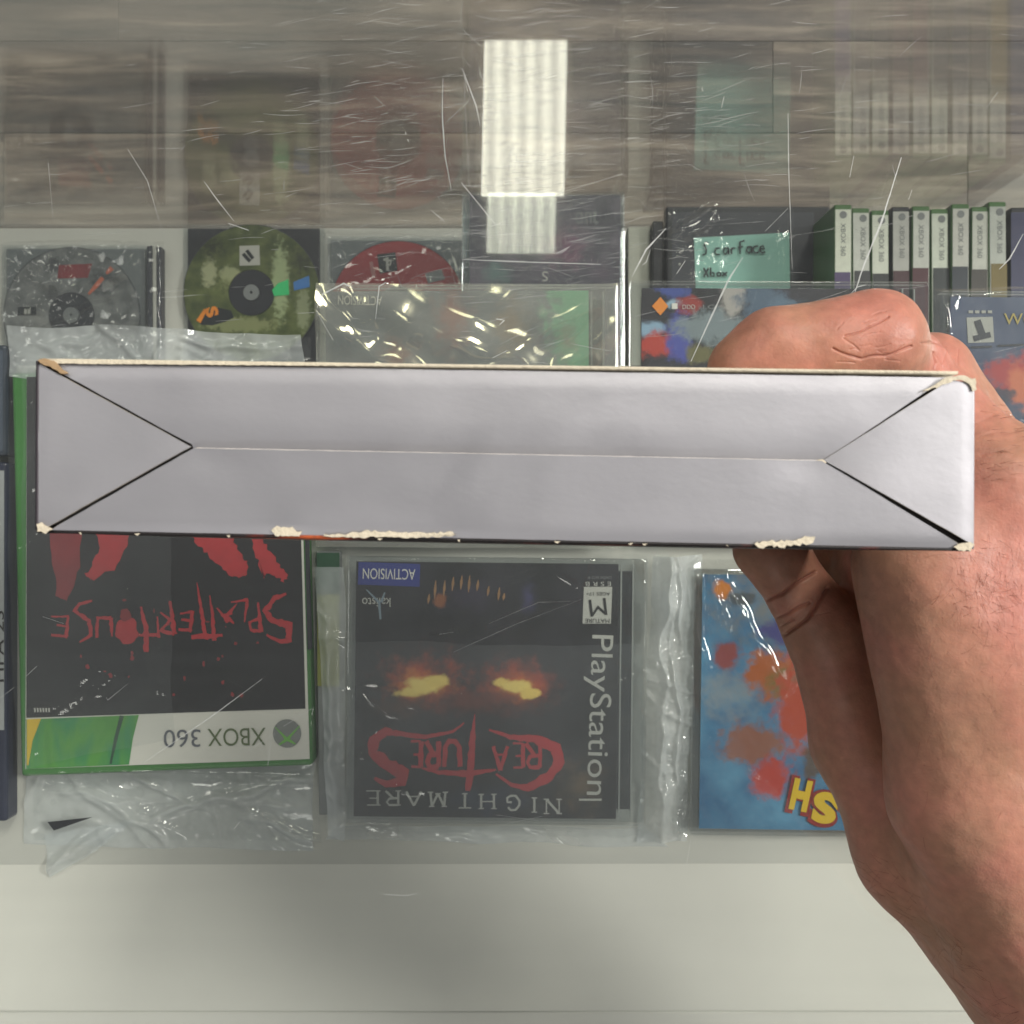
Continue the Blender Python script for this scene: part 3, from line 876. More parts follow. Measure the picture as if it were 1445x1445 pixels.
for k in range(26):
    x = random.choice([random.gauss(340, 30), random.gauss(170, 45), random.gauss(260, 70)]); y = random.gauss(930, 35)
    if 50 < x < 420 and y < 990:
        print_poly('red_spot', blob(x, y, random.uniform(.8, 3.2), random.uniform(.8, 4), 9, .35, k), dP - .00025, M_redd_print, sheet)
ln = [[(404, 838, 4), (388, 844, 7), (374, 862, 7), (384, 875, 8), (408, 882, 10), (408, 903, 9), (396, 906, 6), (376, 896, 3)]]   # S
ln += [[(364, 850, 3), (368, 892, 6)], [(368, 891, 5), (354, 889, 5), (352, 878, 4), (366, 872, 4)]]                              # P
ln += [[(345, 878, 2), (349, 846, 5)], [(350, 846, 5), (326, 850, 2)]]                                                         # L
ln += [[(330, 880, 2), (320, 870, 6), (334, 852, 1)], [(322, 878, 5), (306, 858, 2)], [(328, 866, 3), (314, 868, 3)]]              # A
ln += [[(278, 822, 1), (284, 860, 5), (290, 900, 6)], [(296, 840, 1), (300, 870, 5), (302, 904, 6)], [(270, 899, 5), (292, 898, 8), (314, 896, 4)]]  # TT
ln += [[(272, 862, 5), (268, 890, 6)], [(270, 890, 5), (252, 888, 3)], [(270, 876, 4), (256, 874, 3)], [(272, 863, 4), (254, 866, 2)]]      # E
ln += [[(240, 848, 4), (246, 895, 7)], [(246, 894, 6), (226, 890, 5), (242, 874, 4)], [(242, 876, 4), (226, 864, 2)]]                    # R
ln += [[(199, 856, 3), (206, 890, 8), (206, 920, 6)], [(222, 870, 2), (224, 900, 4)], [(224, 896, 4), (196, 896, 4)]]                     # H
ln += [[(158, 898, 3), (156, 872, 6)], [(136, 900, 5), (138, 870, 4)], [(157, 872, 5), (138, 872, 4)]]                                # U
ln += [[(130, 848, 3), (112, 852, 5), (104, 862, 5), (126, 876, 6), (128, 896, 5), (112, 906, 3)]]                                   # S
ln += [[(96, 868, 3), (94, 898, 5)], [(95, 898, 5), (72, 896, 3)], [(95, 884, 4), (80, 882, 3)], [(96, 870, 3), (72, 870, 2)]]           # E
ribbons('title_word', ln, dP - .0004, M_red_print, sheet, jag=0.35, step=4, seed=4)
print_poly('title_spot', blob(179, 890, 16, 19, 30, .12, 3), dP - .0006, M_red_print, sheet)   # the O, a filled splat
print_poly('red_spot', blob(177, 868, 8, 9, 20, .2, 8), dP - .0008, M_redd_print, sheet)

# --- blue cover with yellow letters, half behind the hand
t, cov, tr = jewel('jewel_case', q_px(978, 806, 1402, 1181, DJ, 0.8), ZU, 'bagged jewel case with blue cover and slanted yellow letters beside the wrist', cover=M_art_sky)
swap(cov, soft_print('blue_picture_print', S(40, 104, 148), S(84, 150, 186), [
    (1120, 850, 260, 120, S(120, 128, 132), 1, 0), (1030, 980, 110, 70, S(140, 152, 158), .8, 0), (1180, 990, 90, 60, S(140, 166, 180), .9, 0),
    (1020, 832, 20, 16, S(214, 130, 50), 1, 1), (1045, 845, 30, 14, S(70, 76, 78), .8, 1), (1105, 888, 46, 26, S(64, 70, 132), 1, 1),
    (1025, 925, 26, 24, S(150, 66, 56), .9, 1), (1140, 930, 36, 30, S(186, 70, 54), 1, 1), (1085, 950, 44, 46, S(176, 96, 50), 1, 1), (1110, 965, 40, 30, S(110, 112, 60), .8, 1),
    (1130, 1000, 50, 80, S(184, 78, 56), 1, 1), (1060, 1050, 60, 40, S(150, 90, 60), .9, 1), (1090, 1095, 40, 40, S(186, 62, 54), 1, 1), (1150, 1075, 26, 34, S(90, 78, 66), .9, 1)], 60))
for ch, x, y, w in (('H', 1130, 1122, 26), ('S', 1164, 1140, 36)):
    tx = text('title_letter', ch, x - 1, y + 1, w + 8, 54, (-1, -0.22), DC - .0008, M_redd_print, cov, bold=0.07)
    text('title_letter', ch, x, y, w, 45, (-1, -0.22), DC - .0011, M_yellow, cov, bold=0.06)

# --- cellophane-wrapped case behind the carton
t, cov, tr = jewel('jewel_case', q_px(447, 402, 872, 772, DJ, -0.2), ZU, 'jewel case in glossy crinkled cellophane with pale red and green cover', cover=M_art_wrap)
text('publisher_name', 'ACTIVISION', 508, 424, 62, 13, (-1, -0.02), DC - .0004, M_white_print, cov)
swap(cov, soft_print('faded_picture_print', S(96, 104, 112), S(140, 144, 146), [(640, 450, 50, 90, S(160, 96, 84), .8, 0), (560, 500, 50, 40, S(150, 88, 70), .8, 0), (500, 470, 80, 60, S(104, 114, 124), .8, 0), (720, 460, 50, 80, S(168, 140, 104), .7, 0), (825, 440, 70, 130, S(104, 186, 136), 1, 1), (800, 480, 24, 50, S(150, 120, 110), .7, 0), (500, 430, 60, 30, S(120, 126, 132), .6, 0)], 60))
# --- dark cover with orange diamond
t, cov, tr = jewel('jewel_case', q_px(889, 397, 1311, 772, DJ, 0.2), ZU, 'unbagged jewel case with orange diamond emblem on dark cover, behind the fingers',
                   cover=M_art_dark, cover_in=(.0055, .003, .0150, .003))
print_poly('diamond_emblem', [(932, 419), (943, 432), (932, 445), (920, 432)], DC - .0006, M_orange, cov)
swap(cov, soft_print('dark_picture_print', S(20, 20, 24), S(52, 50, 58), [
    (950, 408, 34, 18, S(56, 74, 146), 1, 1), (952, 428, 16, 10, S(150, 180, 200), 1, 1), (972, 430, 24, 18, S(150, 48, 40), 1, 1), (915, 465, 34, 14, S(140, 172, 196), 1, 1),
    (925, 486, 40, 24, S(184, 60, 44), 1, 1), (958, 476, 24, 50, S(74, 82, 164), 1, 1), (1005, 462, 70, 34, S(128, 142, 146), .95, 1), (1036, 420, 24, 36, S(170, 166, 160), 1, 1),
    (1075, 425, 44, 34, S(84, 104, 124), .95, 1), (1110, 440, 40, 26, S(96, 120, 140), .8, 1), (990, 500, 30, 20, S(120, 116, 70), .8, 1)], 70))
text('small_mark', 'DDD', 972, 433, 18, 6, (1, 0), DC - .0006, M_silver_print, cov)
print_poly('small_mark', [(948, 428), (956, 428), (956, 436), (948, 436)], DC - .0006, M_white_print, cov)
text('small_mark', 'LC', 1000, 433, 16, 6, (1, 0), DC - .0006, M_tube_grey, cov)
# --- slate blue cover at the far right
t, cov, tr = jewel('jewel_case', q_px(1330, 412, 1754, 786, DJ, 0.5), ZU, 'bagged jewel case with slate blue cover and white rating box', cover=M_art_navy)
print_poly('rating_box', [(1364, 448), (1401, 447), (1403, 483), (1366, 484)], DC - .0002, M_silver_print, cov)
ribbons('rating_mark', [[(1379, 452, 10), (1386, 472, 10)], [(1374, 478, 8), (1398, 472, 8)]], DC - .0004, M_dgrey, cov)
ribbons('rating_word', [[(1367 + 9 * k, 440, 4), (1373 + 9 * k, 440, 4)] for k in range(4)], DC - .0004, M_silver_print, cov)
text('title_word', 'WO', 1440, 450, 46, 16, (1, 0), DC - .0004, plain('dull_yellow_print', S(196, 176, 92), .5), cov)
swap(cov, soft_print('slate_picture_print', S(64, 78, 110), S(98, 108, 132), [(1440, 530, 70, 40, S(190, 66, 66), 1, 1), (1440, 545, 26, 44, S(226, 124, 84), 1, 1), (1410, 560, 30, 16, S(60, 66, 84), .9, 1), (1440, 600, 80, 40, S(56, 72, 104), .9, 0)], 60))
ribbons('small_mark', [[(1370, 490, 3), (1400, 489, 3)], [(1408, 488, 3), (1450, 486, 3)]], DC - .0004, M_dgrey, cov)

# --- case at the left edge, only a strip of it in view
t = thing('game_case', (P(-180, 905, .52).x, P(-180, 905, .52).y, ZU), 'grey and blue game case with black FIFA 23 lettering beside green-framed case', 'game case', GB)
prism('case_shell', pxy(rect_px(-399, 652, 9, 1160), D_UP - .013), ZU + .0002, ZU + .0125, plain('blue_case_plastic', S(42, 47, 64), .3, var=.15), t, bevel=.0015)
sh = prism('cover_sheet', pxy(rect_px(-392, 664, 6, 1030), D_UP - .0126), ZU + .0126, ZU + .0129, plain('pale_grey_cover_print', S(150, 154, 154), .5, var=.2, scale=50), t)
text('title_word', 'FIFA 23', -1, 912, 100, 13, (0, -1), D_UP - .0132, M_blackp, sh)
t = thing('game_case', (P(-180, 560, .52).x, P(-180, 560, .52).y, ZU), 'dark slate game case above the grey and blue case', 'game case', GB)
prism('case_shell', pxy(rect_px(-395, 486, 8, 643), D_UP - .013), ZU + .0002, ZU + .0125, plain('slate_case_plastic', S(52, 60, 70), .3, var=.15), t, bevel=.0015)
prism('cover_sheet', pxy(rect_px(-388, 495, 4, 636), D_UP - .0126), ZU + .0126, ZU + .0129, plain('slate_cover_print', S(70, 80, 92), .5, var=.25, scale=50), t)

# --- narrow green booklet wedged between two cases
t = thing('game_booklet', (P(463, 890, .52).x, P(463, 890, .52).y, ZU), 'narrow green and olive booklet wedged between the two dark-covered cases', 'booklet')
prism('page_block', pxy([(446, 778), (480, 778), (479, 1150), (450, 1150)], D_UP - .006), ZU + .0002, ZU + .006, M_tube_grey, t, bevel=.0005)
for nm, y0, y1, mm in (('cover_stripe', 780, 838, M_dgreen), ('cover_stripe', 839, 968, M_olive)):
    prism(nm, pxy([(447, y0), (479, y0), (479, y1), (448, y1)], D_UP - .0065), ZU + .0061, ZU + .0065, mm, t)


# ------------------------------------------------------------------ lower shelf
def disc(parent, cx, cy_, d, mat, marks=()):
    z = HC - d; r = .060; ri = .0205
    c = P(cx, cy_, d)
    def ring(r0, r1, z0, z1, n=64):
        vs, fs = [], []
        for i in range(n):
            a = 2 * math.pi * i / n; ca, sa = math.cos(a), math.sin(a)
            vs += [(c.x + r0 * ca, c.y + r0 * sa, z1), (c.x + r1 * ca, c.y + r1 * sa, z1), (c.x + r0 * ca, c.y + r0 * sa, z0), (c.x + r1 * ca, c.y + r1 * sa, z0)]
        for i in range(n):
            a, b = 4 * i, 4 * ((i + 1) % n)
            fs += [(a, a + 1, b + 1, b), (a + 1, a + 3, b + 3, b + 1), (a + 2, b + 2, b + 3, a + 3), (a, b, b + 2, a + 2)]
        return vs, fs
    vs, fs = ring(ri, r, z - .0012, z)
    dd = mesh('disc', vs, fs, mat, parent)
    vs, fs = ring(.0075, ri - .0004, z - .0012, z - .0001)
    mesh('hub_ring', vs, fs, M_hub, dd)
    vs, fs = ring(r, r + .0006, z - .0013, z + .0001)
    mesh('disc_rim', vs, fs, M_dgrey, dd)
    vs, fs = ring(.0012, .0070, z - .001, z + .0016, 24)
    mesh('spindle', vs, fs, M_tube_grey, parent)
    return dd


def disc_mat(name, stops, sc, metallic=.3, rough=.3):
    m = ramp_mat(name, stops, sc, rough, detail=3)
    for n in m.node_tree.nodes:
        if n.type == 'BSDF_PRINCIPLED':
            n.inputs['Metallic'].default_value = metallic
    return m


# green disc, black tray, no lid
t, cov, tr = jewel('jewel_case', q_px(256, 317, 456, 536, D_LOW - .010, 0), ZL, 'open black jewel case with green printed disc on lower shelf', lid=False,
                   tray_in=(.004, .002, .004, .002))
dd = disc(t, 355, 413, D_LOW - .0070, soft_print('green_disc_print', S(60, 72, 32), S(98, 108, 58), [
    (300, 352, 44, 34, S(34, 38, 28), .9, 0), (430, 370, 40, 40, S(40, 44, 32), .9, 0), (330, 400, 50, 30, S(140, 146, 96), .8, 0), (298, 388, 14, 26, S(168, 172, 134), .9, 1),
    (327, 389, 18, 14, S(160, 166, 124), .9, 1), (398, 400, 16, 70, S(162, 176, 132), .9, 1), (430, 440, 14, 40, S(150, 158, 122), .8, 1), (345, 460, 70, 14, S(140, 146, 100), .8, 1)], 90, D_LOW))
dz = D_LOW - .0073
print_poly('rating_box', [(338, 347), (366, 346), (367, 374), (338, 375)], dz, M_silver_print, dd)
ribbons('rating_mark', [[(343, 358, 5), (353, 369, 5)], [(348, 353, 5), (357, 365, 5)]], dz - .0002, M_ink, dd)
print_poly('disc_shape', [(282, 458), (290, 442), (308, 434), (326, 438), (330, 448), (318, 454), (300, 459)], dz, M_ink, dd)
text('disc_letter', 'S', 299, 440, 14, 18, (0.3, 1), dz - .0003, M_orange, dd, bold=.05)
M_holo1 = plain('rainbow_green_foil', (0.10, 0.85, 0.30, 1), .25, .6); M_holo2 = plain('rainbow_blue_foil', (0.12, 0.32, 0.75, 1), .25, .6)
print_poly('foil_flash', [(384, 409), (392, 400), (407, 394), (408, 416), (387, 418)], dz - .0003, M_holo1, dd)
print_poly('foil_flash', [(414, 398), (436, 389), (437, 405), (415, 410)], dz - .0003, M_holo2, dd)
print_poly('foil_flash', [(277, 452), (288, 436), (292, 438), (283, 456)], dz - .0003, M_orange, dd)

# red disc
t, cov, tr = jewel('jewel_case', q_px(462, 334, 660, 545, D_LOW - .010, 0), ZL, 'clear jewel case with red disc on lower shelf', lid=True, tray=M_tube_grey, tray_in=(.002, .002, .002, .002))
dd = disc(t, 562, 436, D_LOW - .0072, plain('red_disc_print', S(172, 40, 44), .3, var=.12))
dz = D_LOW - .0075
print_poly('maker_mark', [(532, 359), (558, 356), (561, 382), (536, 386)], dz, M_ink, dd)
ribbons('maker_mark', [[(541, 366, 4), (552, 368, 4), (550, 375, 3)], [(546, 363, 4), (547, 381, 4)]], dz - .0002, M_silver_print, dd)
print_poly('disc_label', [(600, 386), (623, 380), (628, 394), (604, 400)], dz, M_tube_grey, dd)
print_poly('disc_shape', [(521, 370), (526, 369), (530, 390), (525, 391)], dz, plain('pink_print', S(190, 120, 116), .4), dd)

# grey disc in a bag
t, cov, tr = jewel('jewel_case', q_px(2, 346, 205, 560, D_LOW - .010, 0), ZL, 'bagged clear jewel case with grey disc on lower shelf', lid=True, tray=M_tube_grey, tray_in=(.002, .002, .002, .002))
dd = disc(t, 101, 445, D_LOW - .0072, soft_print('grey_disc_print', S(96, 98, 98), S(138, 140, 138), [(150, 400, 26, 24, S(64, 66, 68), .9, 1), (155, 405, 12, 10, S(150, 150, 148), .9, 1),
    (78, 378, 14, 16, S(74, 76, 78), .9, 1), (80, 415, 12, 16, S(70, 72, 74), .8, 1), (60, 455, 40, 20, S(160, 160, 156), .8, 0)], 90, D_LOW))
print_poly('disc_label', [(83, 374), (130, 372), (124, 392), (81, 393)], dz, M_redd_print, dd)
ribbons('disc_shape', [[(158, 378, 7), (150, 386, 4)], [(145, 392, 6), (135, 404, 6), (125, 415, 3)]], dz - .0002, plain('coral_print', S(214, 110, 76), .4), dd)
print_poly('maker_mark', [(25, 433), (51, 433), (51, 445), (25, 445)], dz, M_ink, dd)
ribbons('maker_mark', [[(36, 436, 4), (36, 443, 4)], [(41, 436, 4), (41, 443, 4)]], dz - .0002, M_silver_print, dd)
# cases standing on edge beside it
for k, (x0, x1, mm) in enumerate([(207, 214, M_dgrey), (215, 220, M_silver_print), (221, 227, M_dgrey)]):
    o = prism('thin_case', pxy([(x0, 347 + k), (x1, 346 + k), (x1 + 1, 560), (x0 + 1, 560)], D_LOW - .012), ZL + .0002, ZL + .012, mm, bevel=.0006)
    tag(o, ['dark thin case on edge next to the grey disc case', 'pale thin case on edge between two dark thin cases', 'dark thin case on edge next to the bare shelf strip'][k], 'game case', GB)

# stack of jewel cases, top one mirroring the light
ZS = ZL
for k in range(13):
    s = 125 * F / .836 / 1000
    q = q_px(651 + random.uniform(-1, 1) * (k < 12), 266 + (random.uniform(0, 3) if k < 12 else 0), 883, 266 + 264, .836, 0)
    t, cov, tr = jewel('jewel_case', q, ZS, 'purple-grey jewel case on top of the lower-shelf stack' if k == 12 else 'jewel case within the stack on the lower shelf',
                       group='jewel cases stacked on the lower shelf', cover=soft_print('violet_grey_cover_print', S(74, 74, 84), S(112, 104, 116), [(800, 350, 60, 50, S(138, 96, 118), .8, 0), (700, 385, 40, 30, S(96, 128, 122), .8, 0), (850, 385, 40, 26, S(100, 84, 100), .8, 0), (760, 300, 90, 30, S(106, 108, 116), .7, 0)], 60, .845) if k == 12 else M_dgrey,
                       cover_in=(.006, .002, .003, .002), lid_mat=M_jewel_gloss if k == 12 else None)
    ZS += .0104
dK = HC - ZS + .0018
text('title_word', 'ont', 828, 306, 32, 20, (1, 0), dK - .0002, M_tube_grey, cov)
text('small_mark', 'S', 769, 390, 8, 14, (-1, 0), dK - .0002, M_silver_print, cov)

# pale and dark items between the stacks
o = prism('white_game_case', pxy(rect_px(886, 320, 918, 520), D_LOW - .06), ZL + .0002, ZL + .060, plain('off_white_plastic', S(196, 198, 184), .5, var=.08), bevel=.001)
tag(o, 'off-white case on edge beside the jewel case stack', 'game case', GB)
o = prism('black_game_case', pxy(rect_px(921, 312, 936, 520), D_LOW - .07), ZL + .0002, ZL + .070, M_black, bevel=.001)
tag(o, 'narrow black case on edge beside the case with the teal note', 'game case', GB)

# flat stack of black cases, note on the top one
ZS = ZL
for k in range(5):
    j = random.uniform(-.001, .001)
    t = thing('black_game_case', (P(1056, 450, .9).x, P(1056, 450, .9).y, ZS),
              'bagged black game case under the teal handwritten note' if k == 4 else 'black game case stacked flat under the noted case', 'game case', 'black cases stacked flat')
    pts = [(x + j * (k < 4), y - abs(j) * 2 * (k < 4)) for x, y in pxy(rect_px(940, 291, 1171, 617), HC - ZS - .015)]
    prism('case_shell', pts, ZS + .0001, ZS + .0149, M_black, t, bevel=.0016, seg=3)
    prism('cover_sheet', [tuple(v) for v in quad_in(pts, .005, .005, .013, .005)], ZS + .01495, ZS + .0151, M_dgrey, t)
    ZS += .015
dN = HC - ZS - .0004
vs, fs = [], []
nq = [P(979, 336, dN), P(1113, 329, dN), P(1116, 462, dN), P(984, 466, dN)]
n = 8
for i in range(n + 1):
    for j in range(n + 1):
        u, v = i / n, j / n
        p = nq[0] * (1 - u) * (1 - v) + nq[1] * u * (1 - v) + nq[2] * u * v + nq[3] * (1 - u) * v
        p.z += .0006 + .004 * max(0, .5 - v) ** 2 * (0.4 + u)
        vs.append(p)
for i in range(n):
    for j in range(n):
        k = i * (n + 1) + j
        fs.append((k, k + 1, k + n + 2, k + n + 1))
note = thing('sticky_note', P(1048, 400, dN), 'teal sticky note handwritten Scarface Xbox on black case', 'sticky note')
pp = mesh('paper', vs, fs, M_teal, note)
sd = pp.modifiers.new('thickness', 'SOLIDIFY'); sd.thickness = .00015
dn2 = dN - .0026
HW = {  # handwriting strokes, letter box 0..1, y up
 'S': [[(.9, .95), (.5, 1), (.35, .8), (.6, .5), (.55, .15), (.1, .05)]], 'c': [[(.8, .75), (.3, .7), (.15, .35), (.4, .05), (.85, .1)]],
 'a': [[(.8, .7), (.3, .7), (.15, .3), (.4, .05), (.75, .3), (.8, .7), (.85, .05)]], 'r': [[(.3, .05), (.25, .7)], [(.25, .45), (.55, .7), (.8, .6)]],
 'f': [[(.3, 0), (.3, .9), (.9, 1)], [(.05, .5), (.7, .55)]], 'e': [[(.2, .4), (.8, .45), (.6, .75), (.25, .6), (.2, .2), (.5, 0), (.9, .1)]],
 'X': [[(.1, 0), (.9, 1)], [(.1, 1), (.8, 0)]], 'b': [[(.2, 1), (.2, .05), (.7, .05), (.75, .4), (.25, .45)]],
 'o': [[(.5, .6), (.15, .4), (.3, .05), (.75, .1), (.8, .45), (.5, .6)]], 'x': [[(.1, 0), (.9, .6)], [(.15, .6), (.85, 0)]]}
ln = []
for word, xs, y, h, w in (('Scarface', (990, 1007, 1019, 1029, 1041, 1052, 1061, 1070), 361, 19, 11), ('Xbox', (992, 1001, 1010, 1018), 391, 13, 9)):
    for ch, x in zip(word, xs):
        hh = h if ch in 'SfXb' else h * .72
        for st in HW[ch]:
            ln.append([(x + p[0] * w, y - p[1] * hh - (x - 990) * .05, 2.4) for p in st])
ribbons('handwriting', ln, dn2, M_ink, pp)

# upright cases, spines up
spx = [1189, 1217, 1243, 1272, 1299, 1328, 1355, 1382, 1410, 1438, 1466]
spine_cols = [S(222, 226, 210), S(206, 208, 200), S(220, 224, 210), S(186, 186, 180), S(204, 206, 198), S(214, 220, 206), S(200, 200, 192), S(204, 206, 196), S(190, 194, 186), S(84, 86, 112), S(110, 100, 70)]
caps = ['violet', 'charcoal', 'black', 'dark red', 'maroon', 'deep grey', 'navy', 'grey', 'yellow', 'blue', 'brown']
capc = [S(84, 70, 110), S(62, 62, 66), S(50, 52, 54), S(74, 44, 50), S(80, 40, 48), S(52, 58, 60), S(50, 56, 66), S(70, 66, 62), S(120, 104, 50), S(52, 54, 90), S(96, 80, 60)]
tops = [288, 293, 296, 291, 290, 294, 287, 291, 284, 292, 290]
GS = 'game cases standing spine-up on the lower shelf'
m_spgreen = plain('green_spine_plastic', S(70, 112, 56), .35, var=.15)
for k, x in enumerate(spx):
    d = D_LOW - .135 + random.uniform(-.003, .003)
    xc = P(x, 0, d).x
    y1 = P(0, tops[k], d).y; y0 = y1 - .190
    lean = random.uniform(-.0012, .0012)
    t = thing('standing_game_case', (xc, (y0 + y1) / 2, ZL), 'spine-up game case with pale label and %s lower band' % caps[k], 'game case', GS)
    shellm = m_spgreen if k not in (3, 9, 10) else M_black
    zt = HC - d
    prism('case_shell', [(xc - .0068, y0), (xc + .0068, y0), (xc + .0068 + lean, y1), (xc - .0068 + lean, y1)], ZL + .0002, zt - .0008, shellm, t, bevel=.0012)
    lab = prism('spine_label', [(xc - .0061, y0 + .004), (xc + .0061, y0 + .004), (xc + .0061 + lean, y1 - .004), (xc - .0061 + lean, y1 - .004)], zt - .0007, zt - .0004,
                plain('spine_print', spine_cols[k], .45, var=.15, scale=160), t)
    split = P(0, [384, 382, 386, 382, 378, 378, 376, 380, 372, 300, 300][k], d).y
    prism('spine_band', [(xc - .0061, y0 + .004), (xc + .0061, y0 + .004), (xc + .0061, split), (xc - .0061, split)], zt - .00035, zt - .0001, plain('band_print', capc[k], .45, var=.2, scale=120), lab)
    if k < 9:
        print_poly('spine_emblem', blob(x + 1, tops[k] + 15, 5.2, 5.2, 20, 0), d + .0001, M_tube_grey, lab)
        text('spine_title', 'XBOX 360', x + 1, tops[k] + 50, 46, 7, (0, 1), d + .0001, M_tube_grey, lab)


# ------------------------------------------------------------------ plastic bags
def film(name, corners, d, heights, mat, label, cat='plastic bag', seed=0, nx=90, ny=90, creases=14, amp=.0012, edge=4.0, noise_amp=.0008,
         ridge=None, base=.0008, nfreq=.010, octs=4, soft=9.0, z_floor=None, group='clear plastic bags around games', parent=None):
    """draped clear sheet. corners TL,TR,BR,BL in px at depth d; heights = list of (quad px rect x0,y0,x1,y1, height above floor)"""
    rnd = random.Random(seed)
    zf = ZU if z_floor is None else z_floor
    vs = []
    cr = []
    cx = sum(c[0] for c in corners) / 4; cy_ = sum(c[1] for c in corners) / 4
    w = abs(corners[1][0] - corners[0][0]); h = abs(corners[3][1] - corners[0][1])
    for i in range(creases):
        a = rnd.uniform(0, math.pi)
        cr.append((cx + rnd.uniform(-.5, .5) * w, cy_ + rnd.uniform(-.5, .5) * h, math.cos(a), math.sin(a), rnd.uniform(.3, 1.1) * amp, rnd.uniform(3, 9), rnd.uniform(25, 110)))
    for r in (ridge or []):
        cr.append(r)
    for j in range(ny + 1):
        for i in range(nx + 1):
            u, v = i / nx, j / ny
            x = corners[0][0] * (1 - u) * (1 - v) + corners[1][0] * u * (1 - v) + corners[2][0] * u * v + corners[3][0] * (1 - u) * v
            y = corners[0][1] * (1 - u) * (1 - v) + corners[1][1] * u * (1 - v) + corners[2][1] * u * v + corners[3][1] * (1 - u) * v
            e = min(u, 1 - u, v, 1 - v)
            jx = noise.noise(Vector((x * .012, y * .012, seed))) * edge; jy = noise.noise(Vector((x * .012, y * .012, seed + 9.5))) * edge
            z = base
            for (x0, y0, x1, y1, hh) in heights:
                dx = max(x0 - x, x - x1, 0); dy = max(y0 - y, y - y1, 0)
                dist = math.hypot(dx, dy)
                z = max(z, base + hh * math.exp(-(dist / soft) ** 1.3))
            nz = noise.fractal(Vector((x * nfreq, y * nfreq, seed * 1.7)), 0.9, 2.1, octs) * noise_amp
            rz = 0
            for (ax, ay, c, s, am, wd, ln_) in cr:
                tt = (x - ax) * c + (y - ay) * s; nn = -(x - ax) * s + (y - ay) * c + 10 * noise.noise(Vector((tt * .02, ax, seed)))
                if abs(tt) < ln_ * 1.5:
                    rz += am * math.exp(-(nn / wd) ** 2) * math.exp(-(tt / ln_) ** 4)
            p = P(x + jx, y + jy, d)
            p.z = zf + z + abs(nz) + rz
            vs.append(p)
    fs = []
    for j in range(ny):
        for i in range(nx):
            k = j * (nx + 1) + i
            fs.append((k, k + nx + 1, k + nx + 2, k + 1))
    if parent is not None:
        return mesh(name, vs, fs, mat, parent, smooth=True)
    o = mesh(name, vs, fs, mat, None, smooth=True, origin=(P(cx, cy_, d).x, P(cx, cy_, d).y, zf))
    tag(o, label, cat, group)
    return o


# bag round the green-framed case
bag = film('plastic_bag', [(4, 462), (430, 470), (446, 1198), (30, 1198)], D_UP - .014, [(14, 526, 441, 1092, .0142)], M_film,
     'clear plastic bag around the green-framed case with red title', seed=1, creases=46, amp=.0006, nx=130, ny=190, noise_amp=.0013,
     ridge=[(330, 1125, .97, -.22, .0022, 5, 140), (190, 1150, .8, .6, .002, 5, 70), (100, 1130, .95, .3, .0015, 6, 80), (380, 1170, .9, .4, .0018, 5, 80), (225, 478, 1, .05, .002, 7, 150),
            (175, 880, .3, .95, .0012, 4, 30), (110, 975, .8, -.6, .001, 5, 60), (215, 860, .05, 1, .0008, 6, 150)])
film('bag_mouth', [(8, 456), (428, 468), (432, 524), (14, 532)], D_UP - .014, [], M_filmm, '', seed=18, nx=120, ny=30, creases=14, amp=.0012, base=.0125, parent=bag, noise_amp=.003, edge=8,
     ridge=[(330, 484, 1, .03, .002, 5, 90), (140, 470, .95, -.2, .002, 6, 70)])
film('folded_layer', [(30, 520), (238, 516), (244, 1040), (34, 1086)], D_UP - .0165, [], M_filmd, '', seed=15, nx=60, ny=110, creases=22, amp=.0005, base=.0162, parent=bag, noise_amp=.0008,
     ridge=[(232, 800, .02, 1, .0006, 5, 300), (130, 985, .8, -.6, .0010, 4, 70), (170, 830, .7, .7, .0010, 4, 40)])
film('folded_tail', [(32, 1093), (443, 1078), (438, 1204), (30, 1194)], D_UP - .004, [], M_filmm, '', seed=12, nx=110, ny=50, creases=16, amp=.0016, base=.0004, parent=bag, noise_amp=.002,
     ridge=[(330, 1125, .97, -.22, .003, 6, 140), (190, 1160, .8, .6, .003, 6, 60), (400, 1175, .9, .3, .002, 5, 60)])
# its loose torn corner
film('bag_scrap', [(60, 1180), (190, 1160), (130, 1205), (66, 1240)], D_UP - .004, [], M_filmm, 'loose folded bag corner lying on the white shelf', seed=6, nx=30, ny=30, creases=5, amp=.001,
     ridge=[(110, 1200, .85, -.5, .004, 10, 60)], group=None)
o = mesh('dark_scrap', [P(67, 1160, D_UP - .006), P(131, 1153, D_UP - .006), P(76, 1172, D_UP - .006), P(67, 1160, D_UP - .0056), P(131, 1153, D_UP - .0056), P(76, 1172, D_UP - .0056)],
         [(0, 1, 2), (5, 4, 3), (0, 3, 4, 1), (1, 4, 5, 2), (2, 5, 3, 0)], M_black)
tag(o, 'small black triangular scrap under the bag tail', 'scrap')
